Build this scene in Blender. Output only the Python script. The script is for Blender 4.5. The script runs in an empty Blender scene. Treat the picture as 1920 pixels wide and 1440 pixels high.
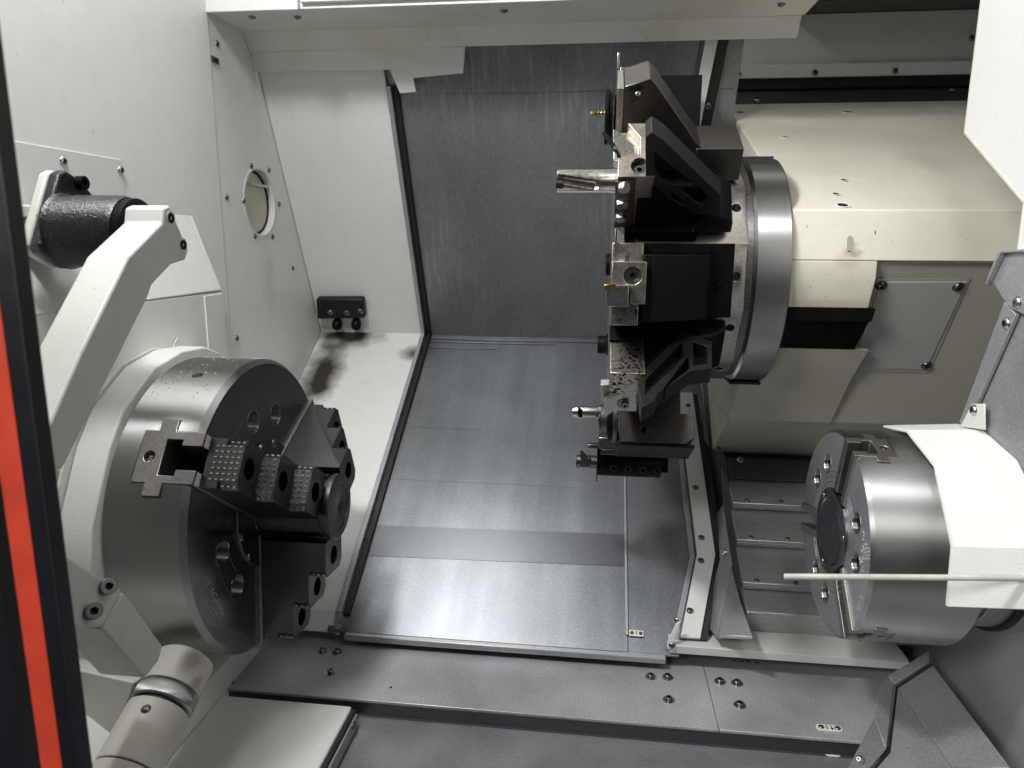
import bpy, bmesh, math, random
from mathutils import Vector, Matrix
random.seed(7)
PI = math.pi
R = math.radians
SC = bpy.context.scene
COL = SC.collection

# ------------------------------------------------------------------ camera
FPX = 1324.7                      # focal length in pixels of a 1920 px wide frame
YAW, PITCH, ROLL = 0.1183, 0.196, -0.0063
_cy, _sy, _cp, _sp, _cr, _sr = (math.cos(YAW), math.sin(YAW), math.cos(PITCH), math.sin(PITCH), math.cos(ROLL), math.sin(ROLL))
FW = Vector((-_sy*_cp, _cy*_cp, -_sp)); _rt = Vector((_cy, _sy, 0)); _dn = FW.cross(_rt)
RT = _rt*_cr + _dn*_sr
DN = _dn*_cr - _rt*_sr
cam = bpy.data.cameras.new('camera'); camo = bpy.data.objects.new('camera', cam); COL.objects.link(camo)
cam.sensor_width = 36; cam.lens = 36*FPX/1920; cam.clip_start = 0.02; cam.clip_end = 50
camo.matrix_world = Matrix(((RT.x, -DN.x, -FW.x, 0), (RT.y, -DN.y, -FW.y, 0), (RT.z, -DN.z, -FW.z, 0), (0, 0, 0, 1)))
cam.dof.use_dof = True; cam.dof.focus_distance = 0.95; cam.dof.aperture_fstop = 11
SC.camera = camo

# ------------------------------------------------------------------ world, lamps, exposure
W = bpy.data.worlds.new('World'); SC.world = W; W.use_nodes = True
bg = W.node_tree.nodes['Background']; bg.inputs[0].default_value = (0.80, 0.86, 1.0, 1); bg.inputs[1].default_value = 0.05
def area(name, loc, to, sx, sy, power, col):
    l = bpy.data.lights.new(name, 'AREA'); l.shape = 'RECTANGLE'; l.size = sx; l.size_y = sy; l.energy = power; l.color = col; l.spread = R(130)
    o = bpy.data.objects.new(name, l); COL.objects.link(o); o.location = loc
    d = (Vector(to) - Vector(loc)); o.rotation_euler = d.to_track_quat('-Z', 'Y').to_euler()
    return o
area('work_lamp_rear', (-0.40, 0.88, 0.94), (-0.25, 0.84, -0.3), 0.50, 0.10, 2.5, (0.975, 0.99, 1.0))
area('work_lamp_front', (-0.43, 0.43, 0.64), (0.10, 0.95, -0.25), 0.16, 0.10, 5.6, (0.975, 0.99, 1.0))
area('work_lamp_right', (0.25, 0.36, 0.60), (0.20, 1.00, -0.25), 0.16, 0.10, 0.8, (0.975, 0.99, 1.0))
area('workshop_lamp', (-1.3, -1.0, 0.9), (-0.35, 0.28, 0.0), 0.8, 0.5, 22.0, (1.0, 0.99, 0.97))
vs = SC.view_settings; vs.view_transform = 'Standard'; vs.look = 'None'; vs.exposure = 0; vs.gamma = 1; vs.use_curve_mapping = False
SC.render.engine = 'CYCLES'
SC.cycles.use_denoising = True
SC.cycles.max_bounces = 8; SC.cycles.glossy_bounces = 5; SC.cycles.diffuse_bounces = 4
SC.cycles.sample_clamp_indirect = 4.0
SC.cycles.blur_glossy = 0.5

# ------------------------------------------------------------------ pixel rays on real planes (metres, camera at the origin, X along the spindle, Y away, Z up)
def ray(x, y): return RT*(x-960) + DN*(y-720) + FW*FPX
def P(x, y, X=None, Y=None, Z=None):
    r = ray(x, y)
    t = X/r.x if X is not None else (Y/r.y if Y is not None else Z/r.z)
    return r*t
def PP(x, y, n, o):                # on the plane through o with normal n
    r = ray(x, y); n = Vector(n); return r*(n.dot(Vector(o))/n.dot(r))
AXY, AXZ = 0.8, -0.3207            # spindle axis

# ------------------------------------------------------------------ materials
def new_mat(name):
    m = bpy.data.materials.new(name); m.use_nodes = True
    nt = m.node_tree; b = nt.nodes['Principled BSDF']; return m, nt, b
def node(nt, typ, **kw):
    n = nt.nodes.new(typ)
    for k, v in kw.items():
        if k.startswith('i_'):
            key = k[2:]; key = int(key) if key.isdigit() else key.replace('_', ' ')
            n.inputs[key].default_value = v
        else: setattr(n, k, v)
    return n
def coords(nt, scale=(1, 1, 1), rot=(0, 0, 0)):
    tc = node(nt, 'ShaderNodeTexCoord'); mp = node(nt, 'ShaderNodeMapping'); mp.inputs['Scale'].default_value = scale
    mp.inputs['Rotation'].default_value = rot
    nt.links.new(tc.outputs['Object'], mp.inputs['Vector']); return mp.outputs['Vector']
def noise(nt, vec, scale, detail=3, rough=0.5):
    n = node(nt, 'ShaderNodeTexNoise'); n.inputs['Scale'].default_value = scale; n.inputs['Detail'].default_value = detail
    n.inputs['Roughness'].default_value = rough; nt.links.new(vec, n.inputs['Vector']); return n.outputs['Fac']
def ramp(nt, fac, a, b, ca=(0, 0, 0, 1), cb=(1, 1, 1, 1)):
    r = node(nt, 'ShaderNodeValToRGB'); r.color_ramp.elements[0].position = a; r.color_ramp.elements[1].position = b
    r.color_ramp.elements[0].color = ca; r.color_ramp.elements[1].color = cb
    nt.links.new(fac, r.inputs[0]); return r.outputs[0]
def mix(nt, fac, a, b, typ='MIX'):
    m = node(nt, 'ShaderNodeMix', data_type='RGBA', blend_type=typ)
    for s, v in ((0, fac), (6, a), (7, b)):
        if hasattr(v, 'links') or hasattr(v, 'is_linked'): nt.links.new(v, m.inputs[s])
        else: m.inputs[s].default_value = v
    return m.outputs[2]
def c4(c): return (c[0], c[1], c[2], 1)
def sc3(c, k): return (c[0]*k, c[1]*k, c[2]*k, 1)
def maprange(nt, fac, lo, hi):
    m = node(nt, 'ShaderNodeMapRange'); m.inputs['To Min'].default_value = lo; m.inputs['To Max'].default_value = hi
    nt.links.new(fac, m.inputs['Value']); return m.outputs[0]
def bump(nt, b, h, strength, dist=0.001):
    n = node(nt, 'ShaderNodeBump'); n.inputs['Strength'].default_value = strength; n.inputs['Distance'].default_value = dist
    nt.links.new(h, n.inputs['Height']); nt.links.new(n.outputs[0], b.inputs['Normal'])

def paint(name, base, rough=0.42, peel=0.15, specks=0.5, grime=0.12, grime_col=(0.30, 0.25, 0.14), stains=()):
    """powder-coated sheet: orange peel, faint grime clouds, a few dark specks and scratches, optional oil stains at given places"""
    m, nt, b = new_mat(name)
    v = coords(nt)
    cloud = ramp(nt, noise(nt, v, 6, 5, 0.6), 0.45, 0.85)
    col = mix(nt, cloud, c4(base), mix(nt, grime, c4(base), c4(grime_col)))
    fine = ramp(nt, noise(nt, v, 60, 3), 0.3, 0.8, (0.955, 0.955, 0.955, 1), (1, 1, 1, 1))
    col = mix(nt, 1.0, col, fine, 'MULTIPLY')
    if specks:
        sp = ramp(nt, noise(nt, v, 330, 1), 0.745, 0.79)
        reg = ramp(nt, noise(nt, v, 14, 2), 0.45, 0.62)
        f = mix(nt, 1.0, sp, reg, 'MULTIPLY')
        f2 = mix(nt, 1.0, f, sc3((1, 1, 1), specks), 'MULTIPLY')
        col = mix(nt, f2, col, (0.07, 0.06, 0.05, 1))
        v2 = coords(nt, (1, 1, 0.18), (0.4, 0.3, 0.2))
        sc_ = ramp(nt, noise(nt, v2, 210, 1), 0.80, 0.82)
        f3 = mix(nt, 1.0, sc_, sc3((1, 1, 1), specks), 'MULTIPLY')
        col = mix(nt, f3, col, (0.16, 0.14, 0.12, 1))
    for (sx, sy, sz), rad, (kx, ky, kz), dens, scol in stains:
        tc = node(nt, 'ShaderNodeTexCoord'); mp = node(nt, 'ShaderNodeMapping', vector_type='TEXTURE')
        mp.inputs['Location'].default_value = (sx, sy, sz); mp.inputs['Scale'].default_value = (rad*kx, rad*ky, rad*kz)
        nt.links.new(tc.outputs['Object'], mp.inputs['Vector'])
        wob = node(nt, 'ShaderNodeTexNoise'); wob.inputs['Scale'].default_value = 30; wob.inputs['Detail'].default_value = 2
        nt.links.new(tc.outputs['Object'], wob.inputs['Vector'])
        ln = node(nt, 'ShaderNodeVectorMath', operation='LENGTH'); nt.links.new(mp.outputs[0], ln.inputs[0])
        ad = node(nt, 'ShaderNodeMath', operation='MULTIPLY_ADD'); nt.links.new(wob.outputs['Fac'], ad.inputs[0]); ad.inputs[1].default_value = 0.5
        nt.links.new(ln.outputs['Value'], ad.inputs[2])
        f = ramp(nt, ad.outputs[0], 0.50, 1.30, sc3((1, 1, 1), dens), (0, 0, 0, 1))
        col = mix(nt, f, col, c4(scol))
    nt.links.new(col, b.inputs['Base Color'])
    nt.links.new(maprange(nt, noise(nt, v, 25, 3), rough-0.08, rough+0.10), b.inputs['Roughness'])
    if peel: bump(nt, b, noise(nt, v, 520, 2), peel, 0.0006)
    return m

def steel(name, base, rough, grain=(300, 300, 300), amount=0.25, bumpk=0.05, spots=0, spot_scale=120, spot_col=(0.012, 0.011, 0.010), rvar=0.08, metal=1.0, rust=0, cloud=0.18, spotreg=(0.42, 0.6), anis=0, drips=0, reflect_streak=0):
    m, nt, b = new_mat(name)
    v = coords(nt); vg = coords(nt, tuple(g/100 for g in grain))
    g = noise(nt, vg, 100, 2)
    gcol = ramp(nt, g, 0.3, 0.7, sc3(base, 1-amount), sc3(base, 1+amount))
    cl = ramp(nt, noise(nt, v, 9, 4), 0.3, 0.75, sc3((1, 1, 1), 1-cloud), (1, 1, 1, 1))
    col = mix(nt, 1.0, gcol, cl, 'MULTIPLY')
    if rust:
        f = ramp(nt, noise(nt, v, 40, 4), 0.5, 0.8); f = mix(nt, 1.0, f, sc3((1, 1, 1), rust), 'MULTIPLY')
        col = mix(nt, f, col, (0.13, 0.075, 0.035, 1))
    if reflect_streak:
        vs2 = coords(nt, (1, 0.07, 0.07)); col = mix(nt, 1.0, col, ramp(nt, noise(nt, vs2, 22, 3), 0.3, 0.72, sc3((1, 1, 1), 1-reflect_streak), sc3((1, 1, 1), 1+reflect_streak)), 'MULTIPLY')  # reflection streaks along the slope, painted into the colour
    if drips:
        vd = coords(nt, (1, 0.10, 0.10)); d1 = ramp(nt, noise(nt, vd, 150, 3), 0.54, 0.64); d2 = ramp(nt, noise(nt, v, 5, 2), 0.42, 0.60)
        f = mix(nt, 1.0, mix(nt, 1.0, d1, d2, 'MULTIPLY'), (0.38, 0.38, 0.38, 1), 'MULTIPLY'); col = mix(nt, f, col, sc3(base, 1.7))
    b.inputs['Metallic'].default_value = metal
    if spots:
        sp = ramp(nt, noise(nt, v, spot_scale, 2, 0.7), spots, spots+0.03)
        reg = ramp(nt, noise(nt, v, spot_scale*0.12, 2), spotreg[0], spotreg[1])
        f = mix(nt, 1.0, sp, reg, 'MULTIPLY'); col = mix(nt, f, col, c4(spot_col))
    nt.links.new(col, b.inputs['Base Color'])
    nt.links.new(maprange(nt, g, rough-rvar, rough+rvar), b.inputs['Roughness'])
    if anis:
        b.inputs['Anisotropic'].default_value = anis
        b.inputs['Anisotropic Rotation'].default_value = 0.25; tg = node(nt, 'ShaderNodeTangent', direction_type='RADIAL', axis='X'); nt.links.new(tg.outputs[0], b.inputs['Tangent'])
    if bumpk: bump(nt, b, g, bumpk, 0.0004)
    return m

def plain(name, base, rough, metal=0.0, bumpk=0, bscale=300, spec=0.5, coat=0):
    m, nt, b = new_mat(name); v = coords(nt)
    n = noise(nt, v, 40, 4)
    nt.links.new(ramp(nt, n, 0.3, 0.75, sc3(base, 0.8), sc3(base, 1.12)), b.inputs['Base Color'])
    b.inputs['Metallic'].default_value = metal; b.inputs['Specular IOR Level'].default_value = spec
    nt.links.new(maprange(nt, noise(nt, v, 70, 3), max(rough-0.08, 0.03), rough+0.08), b.inputs['Roughness'])
    b.inputs['Coat Weight'].default_value = coat
    if bumpk: bump(nt, b, noise(nt, v, bscale, 2), bumpk, 0.001)
    return m

WHITE = (0.77, 0.765, 0.73); CREAM = (0.60, 0.575, 0.48)
M = dict(
    white=paint('white_powder_coat', WHITE, 0.40, 0.12, 0.55, 0.10),
    white_rough=paint('white_textured_coat', (0.64, 0.63, 0.60), 0.48, 0.55, 0.3, 0.10),
    white_clean=paint('white_coat_clean', (0.68, 0.675, 0.65), 0.38, 0.10, 0.25, 0.06),
    arm=paint('arm_white_coat', (0.57, 0.56, 0.52), 0.45, 0.35, 0.9, 0.34),
    arm_worn=paint('arm_worn_coat', (0.56, 0.54, 0.48), 0.5, 0.4, 1.0, 0.6, (0.22, 0.18, 0.11)),
    roof=paint('roof_coat', (0.76, 0.75, 0.70), 0.45, 0.15, 1.0, 0.34, (0.35, 0.29, 0.14)),
    cream=paint('cream_casting_coat', CREAM, 0.40, 0.18, 1.0, 0.36, (0.30, 0.25, 0.15), stains=[
        ((P(1452, 690, Y=0.93)-Vector((0.45, 1.1, -0.345)))[:], 0.035, (0.8, 3, 1.6), 0.55, (0.24, 0.16, 0.06)),
        ((P(1592, 490, Y=0.864)-Vector((0.45, 1.1, -0.345)))[:], 0.020, (1.2, 3, 1.0), 0.30, (0.30, 0.21, 0.10)),
        ((P(1560, 570, Y=0.875)-Vector((0.45, 1.1, -0.345)))[:], 0.020, (5.0, 3, 0.5), 0.30, (0.26, 0.20, 0.11)),
        ((P(1490, 225, Y=1.33)-Vector((0.45, 1.1, -0.345)))[:], 0.040, (1.6, 2, 1.0), 0.16, (0.12, 0.10, 0.07)),
        ((P(1740, 300, Y=1.05)-Vector((0.45, 1.1, -0.345)))[:], 0.050, (1.2, 2, 1.0), 0.16, (0.12, 0.10, 0.07))]),
    cream_dirty=paint('cream_coat_dirty', (0.52, 0.49, 0.40), 0.45, 0.18, 1.0, 0.45, (0.22, 0.18, 0.10)),
    plate=paint('pale_cover_plate', (0.56, 0.555, 0.53), 0.42, 0.08, 0.3, 0.12),
    cover=steel('way_cover_steel', (0.265, 0.273, 0.287), 0.40, (420, 420, 420), 0.15, 0.07, rvar=0.06, cloud=0.2, metal=0.88, reflect_streak=0.16),
    band=steel('reflection_band_steel', (0.175, 0.18, 0.19), 0.36, (420, 420, 420), 0.12, 0.05, rvar=0.04, cloud=0.1, metal=0.9),  # darker cover steel, stands in for the roof underside's reflection
    cover_up=steel('way_cover_upper_steel', (0.27, 0.275, 0.285), 0.42, (900, 240, 60), 0.18, 0.04, rvar=0.06, cloud=0.25, metal=0.6, drips=1),
    bed=steel('bed_plate_steel', (0.52, 0.525, 0.54), 0.34, (500, 380, 500), 0.20, 0.10, rvar=0.08, cloud=0.40, metal=0.38),
    floor=steel('lower_floor_steel', (0.36, 0.365, 0.375), 0.36, (500, 380, 500), 0.2, 0.1, rvar=0.08, cloud=0.55, metal=0.5),
    sheet=steel('guard_sheet_steel', (0.42, 0.425, 0.435), 0.42, (400, 400, 400), 0.15, 0.06, rvar=0.05, cloud=0.2, metal=0.55),
    sheet_dark=steel('dark_sheet_steel', (0.17, 0.17, 0.175), 0.40, (300, 300, 300), 0.15, 0.05, cloud=0.2),
    step=steel('step_cover_steel', (0.54, 0.535, 0.53), 0.34, (60, 700, 700), 0.15, 0.06, cloud=0.25, metal=0.6),
    chuck=steel('chuck_ground_steel', (0.44, 0.435, 0.425), 0.44, (900, 900, 900), 0.05, 0.012, rvar=0.04, cloud=0.10, anis=0.97),
    chuck_face=steel('shaded_chuck_face_steel', (0.25, 0.25, 0.255), 0.24, (300, 300, 300), 0.06, 0.01, rvar=0.05, cloud=0.15),  # same steel as the body; left face's shade put into a darker base
    chuck_face_r=steel('subspindle_face_steel', (0.46, 0.47, 0.49), 0.30, (300, 300, 300), 0.06, 0.01, rvar=0.04, cloud=0.15, metal=0.8),
    chuck_r=steel('subspindle_chuck_steel', (0.46, 0.455, 0.445), 0.46, (900, 900, 900), 0.05, 0.012, rvar=0.04, cloud=0.12, anis=0.9),
    master=steel('master_jaw_steel', (0.40, 0.38, 0.35), 0.38, (400, 400, 400), 0.15, 0.05),
    jaw=steel('blackened_jaw_steel', (0.15, 0.148, 0.144), 0.32, (500, 500, 500), 0.2, 0.05, cloud=0.25),
    tooth=steel('jaw_tooth_steel', (0.62, 0.61, 0.60), 0.20, (400, 400, 400), 0.1, 0),
    hub=steel('turret_hub_steel', (0.44, 0.41, 0.375), 0.34, (300, 300, 300), 0.14, 0.06, spots=0.69, spot_scale=260, rust=0.05),
    ring=steel('turret_ring_steel', (0.40, 0.395, 0.39), 0.32, (700, 700, 700), 0.03, 0.006, cloud=0.1, anis=0.6),
    ring_groove=steel('turret_groove_steel', (0.20, 0.195, 0.19), 0.4),
    worn=steel('worn_holder_steel', (0.46, 0.415, 0.36), 0.36, (300, 300, 300), 0.2, 0.1, spots=0.70, spot_scale=230, rust=0.10),
    spotted=steel('chipped_oxide_steel', (0.46, 0.42, 0.37), 0.36, (300, 300, 300), 0.18, 0.1, spots=0.54, spot_scale=240, rust=0.06, spotreg=(0.40, 0.56)),
    brown=steel('browned_block_steel', (0.125, 0.112, 0.10), 0.34, (500, 500, 500), 0.15, 0.04, cloud=0.3),
    shank=steel('tool_shank_steel', (0.42, 0.40, 0.37), 0.30, (400, 400, 400), 0.12, 0.03),
    drill=steel('drill_body_steel', (0.47, 0.43, 0.38), 0.25, (200, 200, 200), 0.08, 0.02),
    bolt=steel('bolt_steel', (0.22, 0.22, 0.22), 0.30, (300, 300, 300), 0.1, 0),
    bolt_bright=steel('bright_bolt_steel', (0.55, 0.55, 0.55), 0.25, (300, 300, 300), 0.1, 0),
    black=plain('black_oxide', (0.0045, 0.0045, 0.005), 0.42, 0.0, 0.05, 300, 0.12),
    blackcast=plain('black_cast', (0.009, 0.0095, 0.010), 0.45, 0.0, 0.35, 700, 0.35),
    wrinkle=plain('black_wrinkle_paint', (0.014, 0.0145, 0.016), 0.28, 0.0, 0.65, 620, 0.6),
    rubber=plain('black_rubber', (0.010, 0.010, 0.011), 0.55),
    socket=plain('socket_shadow_black', (0.006, 0.006, 0.006), 0.6),
    red=plain('red_stripe_paint', (0.66, 0.060, 0.026), 0.45),
    doorblack=plain('door_black_paint', (0.008, 0.009, 0.012), 0.38),
    gold=plain('gold_coating', (0.50, 0.38, 0.13), 0.28, 1.0),
    brass=plain('brass', (0.60, 0.46, 0.24), 0.3, 1.0),
    pipe=plain('pale_pipe_paint', (0.50, 0.485, 0.445), 0.40),
    label=plain('tag_white', (0.74, 0.72, 0.64), 0.4),
    ink=plain('black_ink', (0.01, 0.01, 0.01), 0.5),
    engrave=plain('engraved_bright', (0.42, 0.42, 0.42), 0.4, 0.6),
    disc=steel('dark_turned_face', (0.115, 0.117, 0.122), 0.34, (100, 300, 300), 0.1, 0.04),
    plug=plain('dark_plug', (0.035, 0.038, 0.045), 0.42, 0.5),
)

# ------------------------------------------------------------------ mesh building
class MB:
    def __init__(s, T=None): s.v = []; s.f = []; s.T = T
    def add(s, vs, fs, T=None):
        n = len(s.v); T = T or s.T
        s.v += [(T @ Vector(p)) if T else Vector(p) for p in vs]
        s.f += [tuple(n+i for i in f) for f in fs]; return s
    def box(s, x0, x1, y0, y1, z0, z1):
        v = [(x, y, z) for x in (x0, x1) for y in (y0, y1) for z in (z0, z1)]
        return s.add(v, [(0, 1, 3, 2), (4, 6, 7, 5), (0, 4, 5, 1), (2, 3, 7, 6), (0, 2, 6, 4), (1, 5, 7, 3)])
    def prism(s, poly, h0, h1, o=(0, 0, 0), u=(0, 1, 0), v=(0, 0, 1), w=(1, 0, 0)):
        o, u, v, w = map(Vector, (o, u, v, w)); n = len(poly)
        vs = [o+u*a+v*b+w*h0 for a, b in poly] + [o+u*a+v*b+w*h1 for a, b in poly]
        fs = [tuple(range(n-1, -1, -1)), tuple(range(n, 2*n))] + [(i, (i+1) % n, n+(i+1) % n, n+i) for i in range(n)]
        return s.add(vs, fs)
    def plate(s, pts, off):            # a flat 3-D polygon with thickness vector off
        n = len(pts); off = Vector(off); pts = [Vector(p) for p in pts]
        vs = pts+[p+off for p in pts]
        fs = [tuple(range(n-1, -1, -1)), tuple(range(n, 2*n))] + [(i, (i+1) % n, n+(i+1) % n, n+i) for i in range(n)]
        return s.add(vs, fs)
    def lathe(s, prof, o, d, n=48, up=None):     # prof = [(axial, radius)], closed solid of revolution along d
        closed = len(prof) > 3 and abs(prof[0][0]-prof[-1][0]) < 1e-9 and abs(prof[0][1]-prof[-1][1]) < 1e-9
        if closed: prof = prof[:-1]
        o = Vector(o); d = Vector(d).normalized(); a = Vector(up) if up else (Vector((0, 0, 1)) if abs(d.z) < 0.9 else Vector((1, 0, 0)))
        u = (a - d*a.dot(d)).normalized(); w = d.cross(u); vs = []; fs = []; rings = []
        for h, r in prof:
            if r < 1e-6: rings.append([len(vs)]); vs.append(o+d*h)
            else:
                rings.append(list(range(len(vs), len(vs)+n)))
                vs += [o+d*h+(u*math.cos(2*PI*k/n)+w*math.sin(2*PI*k/n))*r for k in range(n)]
        for a_, b_ in zip(rings, rings[1:]+(rings[:1] if closed else [])):
            if len(a_) == 1 and len(b_) == 1: continue
            for k in range(n):
                k2 = (k+1) % n
                if len(a_) == 1: fs.append((a_[0], b_[k2], b_[k]))
                elif len(b_) == 1: fs.append((a_[k], a_[k2], b_[0]))
                else: fs.append((a_[k], a_[k2], b_[k2], b_[k]))
        if not closed and len(rings[0]) > 1: fs.append(tuple(reversed(rings[0])))
        if not closed and len(rings[-1]) > 1: fs.append(tuple(rings[-1]))
        return s.add(vs, fs)
    def cyl(s, o, d, r, h, n=32, ch=0): 
        pr = [(0, r), (h, r)] if not ch else [(0, r-ch), (ch, r), (h-ch, r), (h, r-ch)]
        return s.lathe(pr, o, d, n)
    def tube(s, pts, r, n=10):
        for a, b in zip(pts, pts[1:]):
            a, b = Vector(a), Vector(b); s.cyl(a, b-a, r, (b-a).length, n)
        return s
    def mesh(s, name):
        me = bpy.data.meshes.new(name); me.from_pydata([tuple(p) for p in s.v], [], s.f); me.update(); return me
    def build(s, name, mat, parent=None, bev=0.0006, seg=2, smooth=35, label=None):
        org = parent_loc(parent)
        me = s.mesh(name)
        for v in me.vertices: v.co -= org
        o = bpy.data.objects.new(name, me); COL.objects.link(o); o.parent = parent
        finish(o, mat, bev, seg, smooth)
        if label: o['label'] = label
        return o
def parent_loc(p):
    t = Vector((0, 0, 0))
    while p is not None: t += p.location; p = p.parent
    return t
def finish(o, mat, bev=0.0, seg=2, smooth=35):
    me = o.data
    bm = bmesh.new(); bm.from_mesh(me); bmesh.ops.recalc_face_normals(bm, faces=bm.faces); bm.to_mesh(me); bm.free()
    me.materials.clear(); me.materials.append(M[mat] if isinstance(mat, str) else mat)
    me.polygons.foreach_set('use_smooth', [True]*len(me.polygons))
    me.set_sharp_from_angle(angle=R(smooth))
    if bev:
        b = o.modifiers.new('edge', 'BEVEL'); b.width = bev; b.segments = seg; b.limit_method = 'ANGLE'; b.angle_limit = R(30); b.harden_normals = False
def boolean(o, cutters, op='DIFFERENCE'):
    """apply solid cutters (MB) to object o in o's own coordinates"""
    org = parent_loc(o)
    tmp = []
    for c in cutters:
        me = c.mesh('cut')
        for v in me.vertices: v.co -= org
        bm = bmesh.new(); bm.from_mesh(me); bmesh.ops.recalc_face_normals(bm, faces=bm.faces); bm.to_mesh(me); bm.free()
        co = bpy.data.objects.new('cut', me); COL.objects.link(co); co.location = org; tmp.append(co)
        md = o.modifiers.new('b', 'BOOLEAN'); md.operation = op; md.object = co; md.solver = 'EXACT'
    bpy.context.view_layer.update()
    dg = bpy.context.evaluated_depsgraph_get()
    me = bpy.data.meshes.new_from_object(o.evaluated_get(dg))
    old = o.data; o.modifiers.clear(); o.data = me; bpy.data.meshes.remove(old)
    for c in tmp:
        d = c.data; bpy.data.objects.remove(c); bpy.data.meshes.remove(d)
    return o
def thing(name, label, cat, loc=(0, 0, 0), group=None):
    o = bpy.data.objects.new(name, None); COL.objects.link(o); o.location = loc; o.empty_display_size = 0.02
    return tag(o, label, cat, group)
def tag(o, label, cat, group=None):
    o['label'] = label; o['category'] = cat
    if group: o['group'] = group
    return o
def struct(o):
    o['kind'] = 'structure'; return o

# fasteners: shared meshes, each screw an object of its own
def _fm(name, parts):
    v = []; f = []; mi = []; mats = []
    for mb, m in parts:
        n = len(v); v += mb.v; f += [tuple(n+i for i in q) for q in mb.f]
        if m not in mats: mats.append(m)
        mi += [mats.index(m)]*len(mb.f)
    me = bpy.data.meshes.new(name); me.from_pydata([tuple(p) for p in v], [], f)
    for m in mats: me.materials.append(M[m])
    me.update(); me.polygons.foreach_set('material_index', mi); me.polygons.foreach_set('use_smooth', [True]*len(f))
    bm = bmesh.new(); bm.from_mesh(me); bmesh.ops.recalc_face_normals(bm, faces=bm.faces); bm.to_mesh(me); bm.free()
    me.set_sharp_from_angle(angle=R(32)); return me
def _hexring(r_out, h, r_in, depth, nout=24):      # top annulus with a hexagonal socket; unit helper for heads
    mb = MB(); n = 24
    out = [(r_out*math.cos(2*PI*k/n), r_out*math.sin(2*PI*k/n), h) for k in range(n)]
    def hexr(a): a = a % (PI/3); return r_in*math.cos(PI/6)/math.cos(a-PI/6)
    inn = [(hexr(2*PI*k/n)*math.cos(2*PI*k/n), hexr(2*PI*k/n)*math.sin(2*PI*k/n), h) for k in range(n)]
    bot = [(x, y, h-depth) for x, y, _ in inn]
    mb.add(out+inn, [(k, (k+1) % n, n+(k+1) % n, n+k) for k in range(n)])
    s = MB(); s.add(inn+bot, [(k, (k+1) % n, n+(k+1) % n, n+k) for k in range(n)]+[tuple(range(n, 2*n))])
    return mb, s
def _ring(prof, n=24):
    mb = MB(); vs = [(r*math.cos(2*PI*k/n), r*math.sin(2*PI*k/n), h) for h, r in prof for k in range(n)]
    mb.add(vs, [(i*n+k, i*n+(k+1) % n, (i+1)*n+(k+1) % n, (i+1)*n+k) for i in range(len(prof)-1) for k in range(n)]); return mb
def make_button(mat):
    a, s = _hexring(0.55, 0.52, 0.32, 0.40)
    return _fm('button_screw', [(_ring([(-0.1, 1.12), (0.0, 1.1), (0.06, 1.0), (0.25, 0.94), (0.42, 0.78), (0.52, 0.55)]), mat), (a, mat), (s, 'socket')])
def make_cap(mat):
    a, s = _hexring(0.90, 1.05, 0.50, 0.7)
    return _fm('cap_screw', [(_ring([(-0.1, 1.0), (0.95, 1.0), (1.05, 0.90)]), mat), (a, mat), (s, 'socket')])
def make_hex(mat):
    mb = MB(); mb.prism([(math.cos(k*PI/3), math.sin(k*PI/3)) for k in range(6)], 0, 0.95, u=(1, 0, 0), v=(0, 1, 0), w=(0, 0, 1))
    mb.cyl((0, 0, 0.95), (0, 0, 1), 0.8, 0.06, 18)
    return _fm('hex_bolt', [(mb, mat)])
FM = dict(button=make_button('bolt'), bright=make_button('bolt_bright'), cap=make_cap('bolt'), hexb=make_hex('bolt_bright'), capdark=make_cap('black'))
def screw(parent, loc, nrm, r=0.004, kind='button', name='screw', roll=None):
    o = bpy.data.objects.new(name, FM[kind]); COL.objects.link(o); o.parent = parent
    o.location = Vector(loc) - parent_loc(parent)
    q = Vector(nrm).to_track_quat('Z', 'Y'); o.rotation_mode = 'QUATERNION'
    o.rotation_quaternion = q @ Matrix.Rotation(random.uniform(0, PI) if roll is None else roll, 3, 'Z').to_quaternion()
    o.scale = (r, r, r); return o
def text_mesh(txt, size, o, u, v, mat, parent, name='lettering', depth=0.0004, spacing=1.0, label=None):
    cu = bpy.data.curves.new('txt', 'FONT'); cu.body = txt; cu.size = size; cu.extrude = depth; cu.align_x = 'CENTER'; cu.align_y = 'CENTER'; cu.space_character = spacing
    to = bpy.data.objects.new('txt', cu); COL.objects.link(to); bpy.context.view_layer.update()
    me = bpy.data.meshes.new_from_object(to.evaluated_get(bpy.context.evaluated_depsgraph_get()))
    bpy.data.objects.remove(to); bpy.data.curves.remove(cu)
    u = Vector(u).normalized(); v = Vector(v).normalized(); w = u.cross(v); o = Vector(o)-parent_loc(parent)
    for p in me.vertices: p.co = o+u*p.co.x+v*p.co.y+w*p.co.z
    ob = bpy.data.objects.new(name, me); COL.objects.link(ob); ob.parent = parent; me.materials.clear(); me.materials.append(M[mat])
    if label: ob['label'] = label
    return ob

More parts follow.
